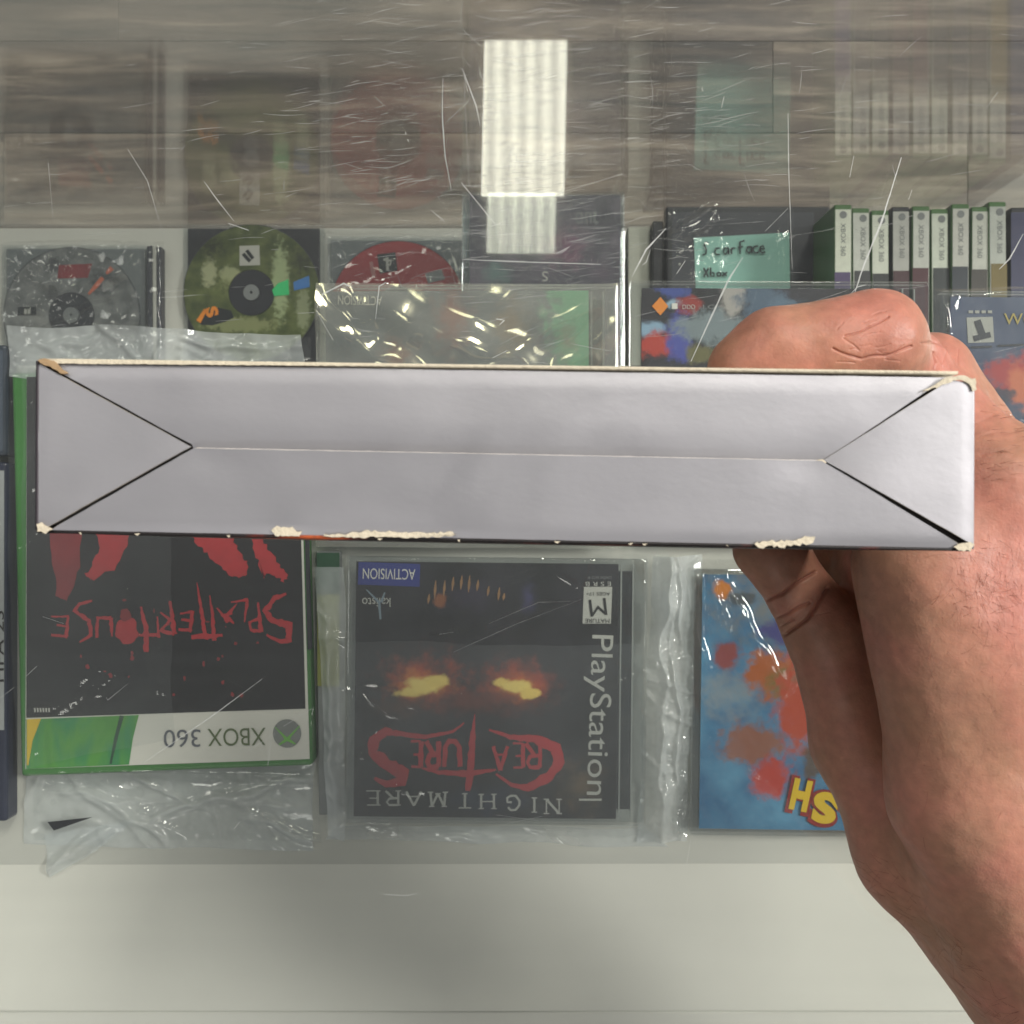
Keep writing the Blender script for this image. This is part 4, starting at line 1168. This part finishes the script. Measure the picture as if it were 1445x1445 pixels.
# bag round the dark cover case, its mouth rolled up at one side
bag = film('plastic_bag', [(446, 770), (955, 782), (948, 1192), (452, 1180)], D_UP - .0115, [(488, 787, 912, 1163, .0112)], M_film,
     'clear plastic bag around the dark case with orange glows', seed=2, creases=34, amp=.0005, noise_amp=.0009,
     ridge=[(520, 985, .85, .5, .0014, 2.2, 45), (515, 1050, .6, .8, .0014, 2.2, 60), (540, 1090, .8, .6, .0012, 2, 50), (465, 950, .1, 1, .0018, 6, 160), (840, 968, .95, -.25, .0011, 2.6, 110), (660, 900, 1, .01, .0005, 10, 200)], nx=190, ny=150)
film('folded_layer', [(490, 905), (905, 912), (908, 1166), (488, 1164)], D_UP - .0135, [], M_filmd, '', seed=16, nx=100, ny=60, creases=12, amp=.0004, base=.0132, parent=bag, noise_amp=.0007,
     ridge=[(840, 968, .95, -.25, .0010, 2.6, 110), (560, 985, .9, .4, .0008, 2.4, 60)])
film('bag_edge', [(444, 800), (486, 800), (486, 1190), (462, 1178)], D_UP - .010, [], M_filmm, '', seed=13, nx=24, ny=110, creases=12, amp=.0012, base=.0070, parent=bag, noise_amp=.0015,
     ridge=[(466, 1000, .05, 1, .003, 7, 160)])
film('bag_edge', [(470, 1166), (912, 1170), (945, 1198), (458, 1186)], D_UP - .004, [], M_filmm, '', seed=14, nx=110, ny=14, creases=8, amp=.001, base=.0006, parent=bag, noise_amp=.0012)
# rolled mouth of that bag
film('bag_roll', [(922, 786), (992, 786), (972, 1190), (902, 1194)], D_UP - .010, [], M_filmm, 'rolled milky bag mouth between the dark case and the blue case', seed=17, nx=70, ny=200, creases=20, amp=.0016,
     noise_amp=.0022, edge=9, base=.0012, group=None, nfreq=.016,
     ridge=[(952, 820, .03, 1, .011, 24, 60), (946, 940, .06, 1, .008, 20, 150), (930, 1090, .06, 1, .006, 18, 150), (962, 850, .12, .99, .004, 5, 60), (940, 840, -.1, .99, .004, 5, 50), (970, 820, .35, .93, .003, 4, 40), (935, 980, .03, 1, .003, 5, 140), (955, 1000, .05, 1, .0025, 4, 120)])
film('plastic_bag', [(968, 788), (1420, 800), (1415, 1190), (960, 1182)], D_UP - .0115, [(978, 806, 1402, 1181, .0112)], M_film,
     'clear plastic bag around the blue case with yellow letters', seed=3, creases=30, amp=.0005,
     ridge=[(1010, 830, .3, .95, .003, 4, 55), (1040, 850, .45, .9, .0022, 4, 80), (985, 860, .05, 1, .003, 6, 80), (1060, 880, .5, .87, .0015, 4, 80)], nx=150, ny=120)
# cellophane on the wrapped case: broad diagonal folds that catch the lamp
film('cellophane_wrap', [(446, 400), (874, 402), (874, 774), (446, 772)], D_UP - .0112, [(446, 400, 874, 774, .0106)], M_cello,
     'glossy crinkled cellophane around the pale red and green case', cat='wrapper', seed=4, creases=5, amp=.0003, noise_amp=.0011, nfreq=.007, octs=2, edge=1, soft=4, nx=200, ny=180, group=None,
     ridge=[(600, 470, .87, .5, .0034, 26, 120), (545, 505, .87, .5, .0026, 20, 120), (800, 450, .87, -.5, .0034, 26, 120), (845, 480, .8, -.6, .0026, 18, 80),
            (462, 455, .5, .87, .0022, 16, 60), (725, 425, .99, .05, .0016, 30, 90), (700, 500, .87, .45, .0030, 22, 90), (505, 440, .3, .95, .0016, 12, 40)])
film('plastic_bag', [(1318, 402), (1560, 404), (1560, 790), (1322, 790)], D_UP - .0115, [(1330, 412, 1754, 786, .0112)], M_film,
     'clear plastic bag around the slate blue case', seed=5, creases=22, amp=.0005, ridge=[(1334, 470, .12, .99, .0022, 3.5, 90)])
# lower shelf bags
film('plastic_bag', [(-40, 342), (232, 338), (232, 560), (-40, 560)], D_LOW - .0105, [(2, 346, 205, 560, .0112), (205, 346, 228, 560, .0135)], M_film,
     'clear plastic bag around the grey disc case', seed=7, creases=40, amp=.0014, noise_amp=.004, z_floor=ZL, ridge=[(100, 440, .9, -.4, .004, 5, 60), (30, 385, .9, .3, .003, 4, 40)])
film('plastic_bag', [(452, 318), (662, 336), (662, 540), (458, 540)], D_LOW - .0105, [(462, 334, 660, 545, .0112)], M_film,
     'clear plastic bag around the red disc case', seed=8, creases=18, amp=.001, z_floor=ZL, ridge=[(466, 340, .3, .9, .004, 5, 30)])
film('plastic_bag', [(942, 289), (1118, 291), (1118, 480), (946, 480)], D_LOW - .078, [(940, 289, 1118, 600, .001)], M_film,
     'clear plastic bag over the black case with the teal note', seed=9, creases=16, amp=.0009, z_floor=ZS + .0046, ridge=[(970, 305, .8, -.5, .004, 6, 40), (985, 325, .8, -.6, .003, 5, 30)])

# ------------------------------------------------------------------ the silver carton in the hand
DB = 0.209
LB = 0.127
ZB = HC - DB
box = thing('game_carton', P(713, 640, DB + LB), 'worn silver cardboard game box held end-on, closed with folded flaps', 'game box')
c_tl, c_tr, c_br, c_bl = (52, 509), (1374, 533), (1373, 775), (51, 748)


def grid_panel(name, outline_fn, nu, nv, mat, parent, thick):
    vs, fs = [], []
    for j in range(nv + 1):
        for i in range(nu + 1):
            vs.append(outline_fn(i / nu, j / nv))
    for j in range(nv):
        for i in range(nu):
            k = j * (nu + 1) + i
            fs.append((k, k + 1, k + nu + 2, k + nu + 1))
    o = mesh(name, vs, fs, mat, parent, smooth=True)
    m = o.modifiers.new('thickness', 'SOLIDIFY'); m.thickness = thick; m.offset = 0
    return o


def side_panel(name, a, b, bulge, mat, top_extra=0.0):
    """wall of the carton from face edge a-b (px at DB) down its length, bulging outward"""
    A, B = P(*a, DB), P(*b, DB)
    d = (B - A).normalized(); nrm = Vector((d.y, -d.x, 0))
    mid = P(713, 640, DB)
    if (A + B).lerp(Vector((0, 0, 0)), .5).xy.__sub__(mid.xy).dot(nrm.xy) < 0:
        nrm = -nrm
    def fn(u, v):
        p = A.lerp(B, u)
        z = -LB * v + (top_extra if v == 0 else 0)
        s = math.sin(math.pi * min(1, v * 1.0)) ** .7 * (1 - (2 * u - 1) ** 6)
        q = p + nrm * (bulge * s)
        q.z = ZB - .0003 + z
        return q
    return grid_panel(name, fn, 40, 16, mat, box, .0006)


back = side_panel('back_panel', (c_tl[0] + 4, c_tl[1] - 1), (c_tr[0] - 22, c_tr[1] - 7), 0.0006, M_cream, top_extra=.0003)
front = side_panel('front_panel', (c_bl[0] + 2, c_bl[1] + 2), (c_br[0] - 2, c_br[1] + 1), 0.0016, M_art_front)
side_panel('end_panel', c_tl, c_bl, 0.0004, plain('dark_end_print', S(60, 54, 60), .5))
side_panel('end_panel', (c_tr[0], c_tr[1] + 2), c_br, 0.0002, M_silver)
prism('far_end', pxy([(66, 518), (1358, 540), (1358, 766), (66, 742)], DB), ZB - LB + .0003, ZB - LB + .001, M_silver, box)
prism('inner_liner', pxy([(60, 518), (1364, 540), (1364, 766), (60, 740)], DB), ZB - .0040, ZB - .0032, M_inner, box)


def flap(name, pts, sink, tilt_fn, label=None, bev=.00025):
    """board flap: outline in px, subdivided and gently curved; tilt_fn(px,py) -> height offset"""
    bm = bmesh.new()
    dens = []
    n = len(pts)
    for i in range(n):
        a, b = pts[i], pts[(i + 1) % n]
        k = max(1, int(math.hypot(b[0] - a[0], b[1] - a[1]) / 10))
        for j in range(k):
            t_ = j / k
            dens.append((a[0] + (b[0] - a[0]) * t_, a[1] + (b[1] - a[1]) * t_ + .5 * noise.noise(Vector((a[0] + j * .4, a[1], 1.3)))))
    vsb = [bm.verts.new(P(x, y, DB)) for x, y in dens]
    f = bm.faces.new(vsb)
    if f.normal.z < 0:
        f.normal_flip()
    # cut into a grid so that the sheet can bow
    xs = sorted(set(list(np.arange(min(p[0] for p in pts) + 12, max(p[0] for p in pts), 14.0)) + [56, 60, 64, 70, 1371, 1367, 1362, 1356])); ys = np.arange(min(p[1] for p in pts) + 2.5, max(p[1] for p in pts), 5.0)
    xs = [x for x in xs if min(p[0] for p in pts) < x < max(p[0] for p in pts)]
    for x in xs:
        bmesh.ops.bisect_plane(bm, geom=bm.verts[:] + bm.edges[:] + bm.faces[:], plane_co=P(x, 0, DB), plane_no=(1, 0, 0))
    for y in ys:
        bmesh.ops.bisect_plane(bm, geom=bm.verts[:] + bm.edges[:] + bm.faces[:], plane_co=P(0, y, DB), plane_no=(0, 1, 0))
    for v in bm.verts:
        px = v.co.x / DB * F + 722.5; py = 722.5 - v.co.y / DB * F
        fold = math.exp(-((px - 53) / 12) ** 2) + math.exp(-((px - 1374) / 12) ** 2) + math.exp(-((py - 511 - (px - 52) * .0165) / 11) ** 2) + math.exp(-((py - 749 - (px - 52) * .0198) / 12) ** 2)
        v.co.z += sink - .00010 * fold + tilt_fn(px, py) + .00010 * noise.noise(Vector((px * .012, py * .02, 4.4)))
    bm.normal_update()
    if sum(f.normal.z for f in bm.faces) < 0:
        bmesh.ops.reverse_faces(bm, faces=bm.faces[:])
    o = bm_obj(name, bm, M_silver, box, smooth=True)
    m = o.modifiers.new('thickness', 'SOLIDIFY'); m.thickness = .0005; m.offset = -1
    m.material_offset_rim = 1
    es = o.modifiers.new('crisp_edges', 'EDGE_SPLIT'); es.split_angle = math.radians(35); es.use_edge_sharp = False
    o.data.materials.append(M_cream)
    for p in o.data.polygons:
        p.material_index = 0
    if label:
        o['label'] = label
    return o


def lin(x, a, b):
    return max(0, min(1, (x - a) / (b - a)))


flap('top_flap', [(60, 512), (1338, 532), (1159, 652), (272, 636), (269, 627)], -.0003,
     lambda x, y: -.0008 * lin(y - (x - 713) * .018, 590, 645) ** 2 - .0003 * lin(y - (x - 713) * .018, 545, 520))
flap('bottom_flap', [(276, 633), (1157, 650.5), (1364, 774), (70, 748)], -.0001,
     lambda x, y: .0002 + .0014 * lin(y - (x - 713) * .02, 760, 640) - .0006 * lin(y - (x - 713) * .02, 740, 768) ** 2 - .0004 * math.exp(-(((x - 1150) / 50) ** 2 + ((y - 655) / 30) ** 2)) - .0004 * math.exp(-(((x - 290) / 50) ** 2 + ((y - 640) / 30) ** 2)))
flap('side_flap', [(53, 512), (268, 630), (64, 745), (53, 743)], -.0002, lambda x, y: -.0006 * lin(x, 180, 270) ** 2)
flap('side_flap', [(1374, 540), (1374, 769), (1163, 649), (1341, 536)], .0000, lambda x, y: -.0007 * lin(x, 1260, 1160) ** 2)

# torn paperboard at edges and corners
def wear(pts, mat, h=.0004, seed=0, jagp=2.2, lift=0.0):
    rnd = random.Random(seed)
    dens = []
    n = len(pts)
    for i in range(n):
        a, b = pts[i], pts[(i + 1) % n]
        k = max(1, int(math.hypot(b[0] - a[0], b[1] - a[1]) / 4))
        for j in range(k):
            t_ = j / k
            dens.append((a[0] + (b[0] - a[0]) * t_ + rnd.uniform(-jagp, jagp), a[1] + (b[1] - a[1]) * t_ + rnd.uniform(-jagp, jagp)))
    prism('worn_edge', pxy(dens, DB), ZB + lift, ZB + lift + h, mat, box)


wear([(384, 747), (391, 742), (402, 745), (412, 745), (425, 751), (424, 757), (388, 757)], M_cream, seed=1, h=.00025, jagp=1.7)
wear([(455, 755), (490, 753), (520, 749), (560, 750), (600, 752), (638, 751), (646, 755), (600, 759), (520, 758), (470, 759)], M_cream, seed=2, jagp=1.6, h=.00025)
wear([(1060, 768), (1085, 763), (1110, 764), (1130, 758), (1150, 758), (1148, 765), (1110, 771), (1075, 772)], M_cream, seed=3, h=.00025)
wear([(53, 741), (60, 738), (68, 743), (75, 748), (66, 752), (54, 750)], M_cream, seed=4, h=.0003, jagp=1.5)
wear([(54, 508), (64, 505), (80, 512), (97, 528), (91, 529), (72, 517), (58, 513)], M_tan, seed=5, h=.0005, jagp=1.0)
wear([(1300, 553), (1318, 543), (1335, 532), (1360, 530), (1371, 534), (1344, 538), (1322, 547)], M_cream, seed=6, h=.0004, jagp=1.2)
wear([(1356, 534), (1377, 535), (1377, 549), (1371, 553), (1366, 543)], M_cream, seed=7, h=.0003, jagp=1.4)
wear([(1346, 770), (1370, 764), (1376, 769), (1369, 777), (1352, 776)], M_cream, seed=8, h=.0003, jagp=1.6)
wear([(60, 508), (300, 511), (560, 515), (560, 517), (300, 515), (70, 513)], M_cream, seed=9, h=.0002, jagp=.5)
wear([(278, 631.6), (716, 640.4), (1156, 649.2), (1156, 650.6), (716, 641.9), (278, 633.2)], plain('raw_board_edge', S(222, 216, 212), .9), seed=12, h=.0005, jagp=.25, lift=-.0002)
wear([(274, 633), (285, 632), (281, 638), (277, 637)], M_cream, seed=10, h=.0002, jagp=.6, lift=.0002)
wear([(1152, 649), (1160, 648), (1166, 653), (1161, 656)], M_cream, seed=11, h=.0002, jagp=.6, lift=.0002)
for k in range(9):
    x = random.uniform(110, 1050)
    wear([(x, 751 + (x - 100) * .0195), (x + random.uniform(3, 9), 751 + (x - 100) * .0195), (x + 4, 754 + (x - 100) * .0195)], M_cream, seed=20 + k, h=.0002, jagp=.7)


# ------------------------------------------------------------------ the hand
def build_hand():
    def Q(px, py, d):
        return np.array(P(px, py, d), np.float32)
    caps = []    # (a, b, ra, rb, k)
    def cap(a, b, ra, rb, k=.006):
        caps.append((Q(*a), Q(*b), ra, rb, k))
    # body of the hand seen from the thumb side
    cap((1300, 800, .2900), (1368, 1120, .2950), .0180, .0190, .004)       # muscle between thumb and index
    cap((1402, 690, .2920), (1430, 960, .2930), .0165, .0200, .012)        # index metacarpal
    cap((1430, 960, .2930), (1480, 1230, .3030), .0200, .0235, .012)
    cap((1412, 700, .3120), (1480, 1200, .3220), .0165, .0210, .012)       # middle
    cap((1402, 710, .3310), (1470, 1200, .3370), .0155, .0190, .012)       # ring
    cap((1380, 715, .3460), (1450, 1180, .3480), .0125, .0165, .012)       # little
    cap((1325, 820, .3250), (1400, 1120, .3360), .0140, .0170, .008)       # palm
    cap((1470, 1210, .3120), (1700, 1540, .3260), .0270, .0300, .014)      # wrist and forearm
    cap((1470, 1210, .3300), (1700, 1540, .3420), .0250, .0300, .014)
    cap((1700, 1540, .3300), (2050, 2040, .3450), .0330, .0400, .014)
    # thumb
    cap((1291, 1205, .3250), (1210, 1050, .3320), .0154, .0130, .005)
    cap((1210, 1050, .3320), (1163, 890, .3280), .0130, .0112, .005)
    cap((1250, 800, .3330), (1275, 1010, .3340), .0140, .0150, .006)       # web behind the thumb
    cap((1175, 772, .3500), (1205, 920, .3500), .0125, .0130, .005)
    cap((1163, 890, .3280), (1096, 788, .3250), .0112, .0092, .004)
    cap((1096, 788, .3250), (1072, 774, .3250), .0092, .0082, .004)
    cap((1291, 1205, .3250), (1538, 1470, .3250), .0154, .0240, .010)
    cap((1368, 1120, .2950), (1520, 1400, .3060), .0190, .0250, .012)
    cap((1385, 1200, .3100), (1440, 1300, .3140), .0190, .0220, .010)
    # fingers, folded behind the carton
    cap((1402, 690, .2920), (1326, 590, .2990), .0150, .0118, .008)
    cap((1326, 590, .2990), (1272, 520, .2960), .0116, .0112, .005)
    cap((1272, 520, .2960), (1234, 481, .2775), .0108, .0116, .003)
    cap((1234, 481, .2775), (1165, 491, .2765), .0116, .0107, .006)
    cap((1165, 491, .2765), (1095, 498, .2765), .0107, .0104, .006)
    cap((1095, 498, .2765), (1046, 520, .2765), .0102, .0086, .006)
    cap((1412, 700, .3120), (1314, 530, .3065), .0150, .0114, .003)
    cap((1314, 530, .3065), (1120, 543, .3060), .0114, .0096, .0025)
    cap((1120, 543, .3040), (1060, 552, .3040), .0096, .0085, .004)
    cap((1402, 710, .3310), (1290, 562, .3250), .0140, .0108, .006)
    cap((1290, 562, .3250), (1140, 564, .3250), .0108, .0092, .004)
    cap((1140, 564, .3250), (1085, 570, .3250), .0092, .0080, .004)
    cap((1380, 715, .3460), (1270, 585, .3390), .0118, .0092, .005)
    cap((1270, 585, .3390), (1165, 585, .3370), .0092, .0080, .004)
    cap((1165, 585, .3370), (1115, 590, .3360), .0080, .0070, .004)
    st = .00125
    lo = np.array([.036, -.265, HC - .392], np.float32); hi = np.array([.285, .072, HC - .250], np.float32)
    nx, ny, nz = [int((hi[i] - lo[i]) / st) + 1 for i in range(3)]
    X = lo[0] + st * np.arange(nx, dtype=np.float32)
    Y = lo[1] + st * np.arange(ny, dtype=np.float32)
    Z = lo[2] + st * np.arange(nz, dtype=np.float32)
    D = np.full((nx, ny, nz), .05, np.float32)
    for (a, b, ra, rb, k) in caps:
        rm = max(ra, rb) + .022
        i0 = [max(0, int((min(a[q], b[q]) - rm - lo[q]) / st)) for q in range(3)]
        i1 = [min((nx, ny, nz)[q], int((max(a[q], b[q]) + rm - lo[q]) / st) + 2) for q in range(3)]
        if any(i1[q] <= i0[q] for q in range(3)):
            continue
        gx = X[i0[0]:i1[0], None, None] - a[0]; gy = Y[None, i0[1]:i1[1], None] - a[1]; gz = Z[None, None, i0[2]:i1[2]] - a[2]
        ba = b - a; L2 = float(ba @ ba)
        h = np.clip((gx * ba[0] + gy * ba[1] + gz * ba[2]) / L2, 0, 1)
        d = np.sqrt((gx - ba[0] * h) ** 2 + (gy - ba[1] * h) ** 2 + (gz - ba[2] * h) ** 2) - (ra + (rb - ra) * h)
        S_ = D[i0[0]:i1[0], i0[1]:i1[1], i0[2]:i1[2]]
        hh = np.clip(k - np.abs(S_ - d), 0, None) / k
        D[i0[0]:i1[0], i0[1]:i1[1], i0[2]:i1[2]] = np.minimum(S_, d) - hh * hh * k * .25
    # the carton presses the flesh flat
    A = np.array([P(*c_tl, DB).xy, P(*c_tr, DB).xy, P(*c_br, DB).xy, P(*c_bl, DB).xy])
    cen = A.mean(0)
    u = (A[1] - A[0]) / np.linalg.norm(A[1] - A[0]); v = np.array([-u[1], u[0]])
    hw = np.linalg.norm(A[1] - A[0]) / 2 + .0008; hv = abs((A[0] - A[3]) @ v) / 2 + .0020
    gx = X[:, None] - cen[0]; gy = Y[None, :] - cen[1]
    du = np.abs(gx * u[0] + gy * u[1]) - hw; dv = np.abs(gx * v[0] + gy * v[1]) - hv
    db = np.where((du > 0) & (dv > 0), np.hypot(np.maximum(du, 0), np.maximum(dv, 0)), np.maximum(du, dv))[:, :, None]
    dzb = (HC - DB - LB - .001) - Z[None, None, :]
    dbox = np.maximum(db, dzb)
    D = np.maximum(D, -dbox.astype(np.float32))
    # surface nets
    ins = D < 0
    c = np.zeros((nx - 1, ny - 1, nz - 1), np.int8)
    for dx in (0, 1):
        for dy in (0, 1):
            for dz in (0, 1):
                c += ins[dx:nx - 1 + dx, dy:ny - 1 + dy, dz:nz - 1 + dz]
    act = (c > 0) & (c < 8)
    ids = np.full(act.shape, -1, np.int64); cells = np.argwhere(act); ids[act] = np.arange(len(cells))
    acc = np.zeros((len(cells), 3), np.float64); cnt = np.zeros(len(cells))
    ci, cj, ck = cells.T
    corners = [(x, y, z) for x in (0, 1) for y in (0, 1) for z in (0, 1)]
    for a in corners:
        for q in range(3):
            if a[q] == 0:
                b = list(a); b[q] = 1
                va = D[ci + a[0], cj + a[1], ck + a[2]]; vb = D[ci + b[0], cj + b[1], ck + b[2]]
                m = (va < 0) != (vb < 0)
                t_ = np.where(m, va / np.where(m, va - vb, 1), 0)
                for r in range(3):
                    acc[:, r] += np.where(m, a[r] + (b[r] - a[r]) * t_, 0)
                cnt += m
    vert = lo + st * (cells + acc / cnt[:, None])
    faces = []
    for q in range(3):
        s0 = [slice(1, -1)] * 3; s0[q] = slice(0, -1)
        sA = [slice(1, n - 1) for n in (nx, ny, nz)]; sB = list(sA)
        sA[q] = slice(0, (nx, ny, nz)[q] - 1); sB[q] = slice(1, (nx, ny, nz)[q])
        a_, b_ = ins[tuple(sA)], ins[tuple(sB)]
        loc = np.argwhere(a_ != b_)
        sign = a_[tuple(loc.T)]
        off = np.array([1, 1, 1]); off[q] = 0
        g = loc + off
        r, s = (q + 1) % 3, (q + 2) % 3
        def cell(dr, ds):
            h_ = g.copy(); h_[:, r] -= dr; h_[:, s] -= ds
            return ids[tuple(h_.T)]
        quad = np.stack([cell(1, 1), cell(0, 1), cell(0, 0), cell(1, 0)], 1)
        quad[~sign] = quad[~sign][:, ::-1]
        faces.append(quad)
    faces = np.concatenate(faces)
    faces = faces[(faces >= 0).all(1)]
    return vert, faces


hv_, hf_ = build_hand()
me = bpy.data.meshes.new('hand')
me.from_pydata(hv_.tolist(), [], hf_.tolist())
bm = bmesh.new(); bm.from_mesh(me)
for _ in range(4):
    bmesh.ops.smooth_vert(bm, verts=bm.verts, factor=.5, use_axis_x=True, use_axis_y=True, use_axis_z=True)
bmesh.ops.subdivide_edges(bm, edges=[e for e in bm.edges if any(v.co.y > -.12 for v in e.verts) and all(v.co.z > HC - .335 for v in e.verts)], cuts=1, use_grid_fill=True)
for _ in range(2):
    bmesh.ops.smooth_vert(bm, verts=bm.verts, factor=.5, use_axis_x=True, use_axis_y=True, use_axis_z=True)
bm.normal_update()
# finer mesh around the knuckle creases
for _ in range(2):
    near = []
    for e in bm.edges:
        a = (e.verts[0].co + e.verts[1].co) / 2
        dd_ = HC - a.z
        x_, y_ = a.x / dd_ * F + 722.5, 722.5 - a.y / dd_ * F
        if e.verts[0].normal.z > -.1 and ((1170 < x_ < 1300 and 435 < y_ < 535 and dd_ < .29) or (1070 < x_ < 1180 and 795 < y_ < 905 and dd_ < .335) or (1295 < x_ < 1360 and 475 < y_ < 560 and dd_ < .315)):
            near.append(e)
    bmesh.ops.subdivide_edges(bm, edges=near, cuts=1, use_grid_fill=True)
bm.normal_update()
# creases and folds pressed into the skin: polylines (px) with depth, width and depth range
CREASE = [
 ([(1176, 492), (1198, 502), (1216, 506), (1228, 503), (1250, 502), (1275, 493), (1286, 489)], .00045, 1.7),
 ([(1192, 474), (1215, 468), (1238, 456), (1254, 446)], .00035, 1.4), ([(1190, 477), (1203, 486), (1210, 492)], .0002, 1.2),
 ([(1318, 498), (1321, 512), (1316, 528), (1320, 545)], .0004, 1.6), ([(1340, 516), (1345, 532), (1350, 545)], .0003, 1.5), ([(1300, 484), (1316, 482), (1334, 490)], .0002, 1.4),
 ([(1392, 590), (1410, 584), (1425, 586), (1444, 582)], .0002, 1.6), ([(1388, 615), (1405, 609), (1420, 612), (1445, 606)], .0002, 1.6), ([(1384, 640), (1410, 636)], .0002, 1.6),
 ([(1395, 665), (1420, 662), (1440, 655)], .0002, 1.8),
 ([(1082, 848), (1105, 838), (1122, 824), (1135, 817), (1150, 808)], .0009, 2.4), ([(1096, 872), (1112, 867), (1125, 858), (1142, 850)], .0006, 2.0),
 ([(1106, 896), (1125, 884), (1138, 875), (1152, 858), (1168, 830)], .0010, 2.6), ([(1100, 885), (1120, 874)], .0004, 1.8),
]
crr = random.Random(5)
for _ in range(34):      # faint secondary wrinkles across the knuckles
    kx, ky, sp, an = crr.choice([(1232, 480, 26, -.25), (1232, 480, 26, -.35), (1325, 515, 16, 1.4), (1125, 855, 22, -.65), (1415, 620, 30, -.15)])
    x_, y_ = crr.gauss(kx, sp), crr.gauss(ky, sp * .6); a_ = crr.gauss(an, .25); L_ = crr.uniform(5, 16)
    CREASE.append(([(x_ - math.cos(a_) * L_, y_ - math.sin(a_) * L_), (x_, y_ + crr.uniform(-2, 2)), (x_ + math.cos(a_) * L_, y_ + math.sin(a_) * L_)], crr.uniform(.00006, .00016), 1.2))
segs = [(np.array(p, float), dep, w) for p, dep, w in CREASE]
bm.verts.ensure_lookup_table()
co = np.array([v.co for v in bm.verts]); no = np.array([v.normal for v in bm.verts])
dep_ = HC - co[:, 2]
ppx = co[:, 0] / dep_ * F + 722.5; ppy = 722.5 - co[:, 1] / dep_ * F
disp = np.zeros(len(co)); crs = np.zeros(len(co))
face_up = np.clip((no[:, 2] + .05) / .4, 0, 1)
for pl, dp, w in segs:
    best = np.full(len(co), 1e9)
    for i in range(len(pl) - 1):
        a, b = pl[i], pl[i + 1]; ab = b - a
        t_ = np.clip(((ppx - a[0]) * ab[0] + (ppy - a[1]) * ab[1]) / (ab @ ab), 0, 1)
        wig = .5 * np.sin(ppx * .17 + ppy * .11)
        best = np.minimum(best, np.hypot(ppx - a[0] - ab[0] * t_, ppy - a[1] - ab[1] * t_ + wig))
    disp -= dp * np.exp(-(best / w) ** 2) * face_up
    crs = np.maximum(crs, min(1, dp / .0009) * np.exp(-(best / (w * .8)) ** 2) * face_up)
for i, v in enumerate(bm.verts):
    p = v.co
    n1 = noise.noise(p * 90) * .00035 + noise.noise(p * 240) * .00012
    v.co = p + v.normal * (disp[i] + n1)
bm.normal_update()
bm.to_mesh(me)
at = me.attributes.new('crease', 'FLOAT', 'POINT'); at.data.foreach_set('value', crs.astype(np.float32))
bvh = BVHTree.FromBMesh(bm)
bm.free()
me.materials.append(M_skin)
me.polygons.foreach_set('use_smooth', [True] * len(me.polygons))
hand = bpy.data.objects.new('hand', me); C.objects.link(hand)
tag(hand, 'bare hand and wrist gripping the silver game box by one end', 'hand')

# hairs on the back of the hand and along the wrist
vs, fs = [], []
def hair(px, py, ang, L, curl, d0=.24):
    o = Vector((0, 0, HC)); dr = (P(px, py, 1.0) - o).normalized()
    hit, nrm, idx, dist = bvh.ray_cast(o, dr)
    if hit is None or nrm.z < .02:
        return
    tdir = Vector((math.cos(ang), -math.sin(ang), 0)); tdir = (tdir - nrm * tdir.dot(nrm)).normalized()
    side = nrm.cross(tdir)
    b0 = len(vs); n = 6; r0 = .000036
    for i in range(n + 1):
        t_ = i / n
        p = hit + tdir * (L * t_) + side * (curl * L * t_ * t_) + nrm * (L * .32 * t_ - L * .2 * t_ * t_)
        r = r0 * (1 - .75 * t_)
        for q in range(3):
            a = 2 * math.pi * q / 3
            vs.append(p + side * (r * math.cos(a)) + nrm * (r * math.sin(a)))
    for i in range(n):
        for q in range(3):
            a = b0 + i * 3 + q; b = b0 + i * 3 + (q + 1) % 3
            fs.append((a, b, b + 3, a + 3))
hr = random.Random(21)
for k in range(110):
    hair(hr.gauss(1392, 38), hr.gauss(838, 42), hr.gauss(.9, .8), hr.uniform(.003, .008), hr.uniform(-.5, .5))
for k in range(60):
    hair(hr.uniform(1290, 1445), hr.uniform(780, 1200), hr.gauss(1.2, .6), hr.uniform(.003, .006), hr.uniform(-.4, .4))
for k in range(40):
    hair(hr.uniform(1380, 1445), hr.uniform(560, 680), hr.gauss(.1, .3), hr.uniform(.002, .005), hr.uniform(-.3, .3))
for k in range(90):
    t_ = hr.random()
    hair(1200 + 190 * t_ + hr.uniform(2, 60), 1215 + 225 * t_, hr.gauss(2.9, .5), hr.uniform(.004, .008), hr.uniform(-.4, .4))
h = mesh('hair', vs, fs, M_hair, hand)
h['kind'] = 'stuff'
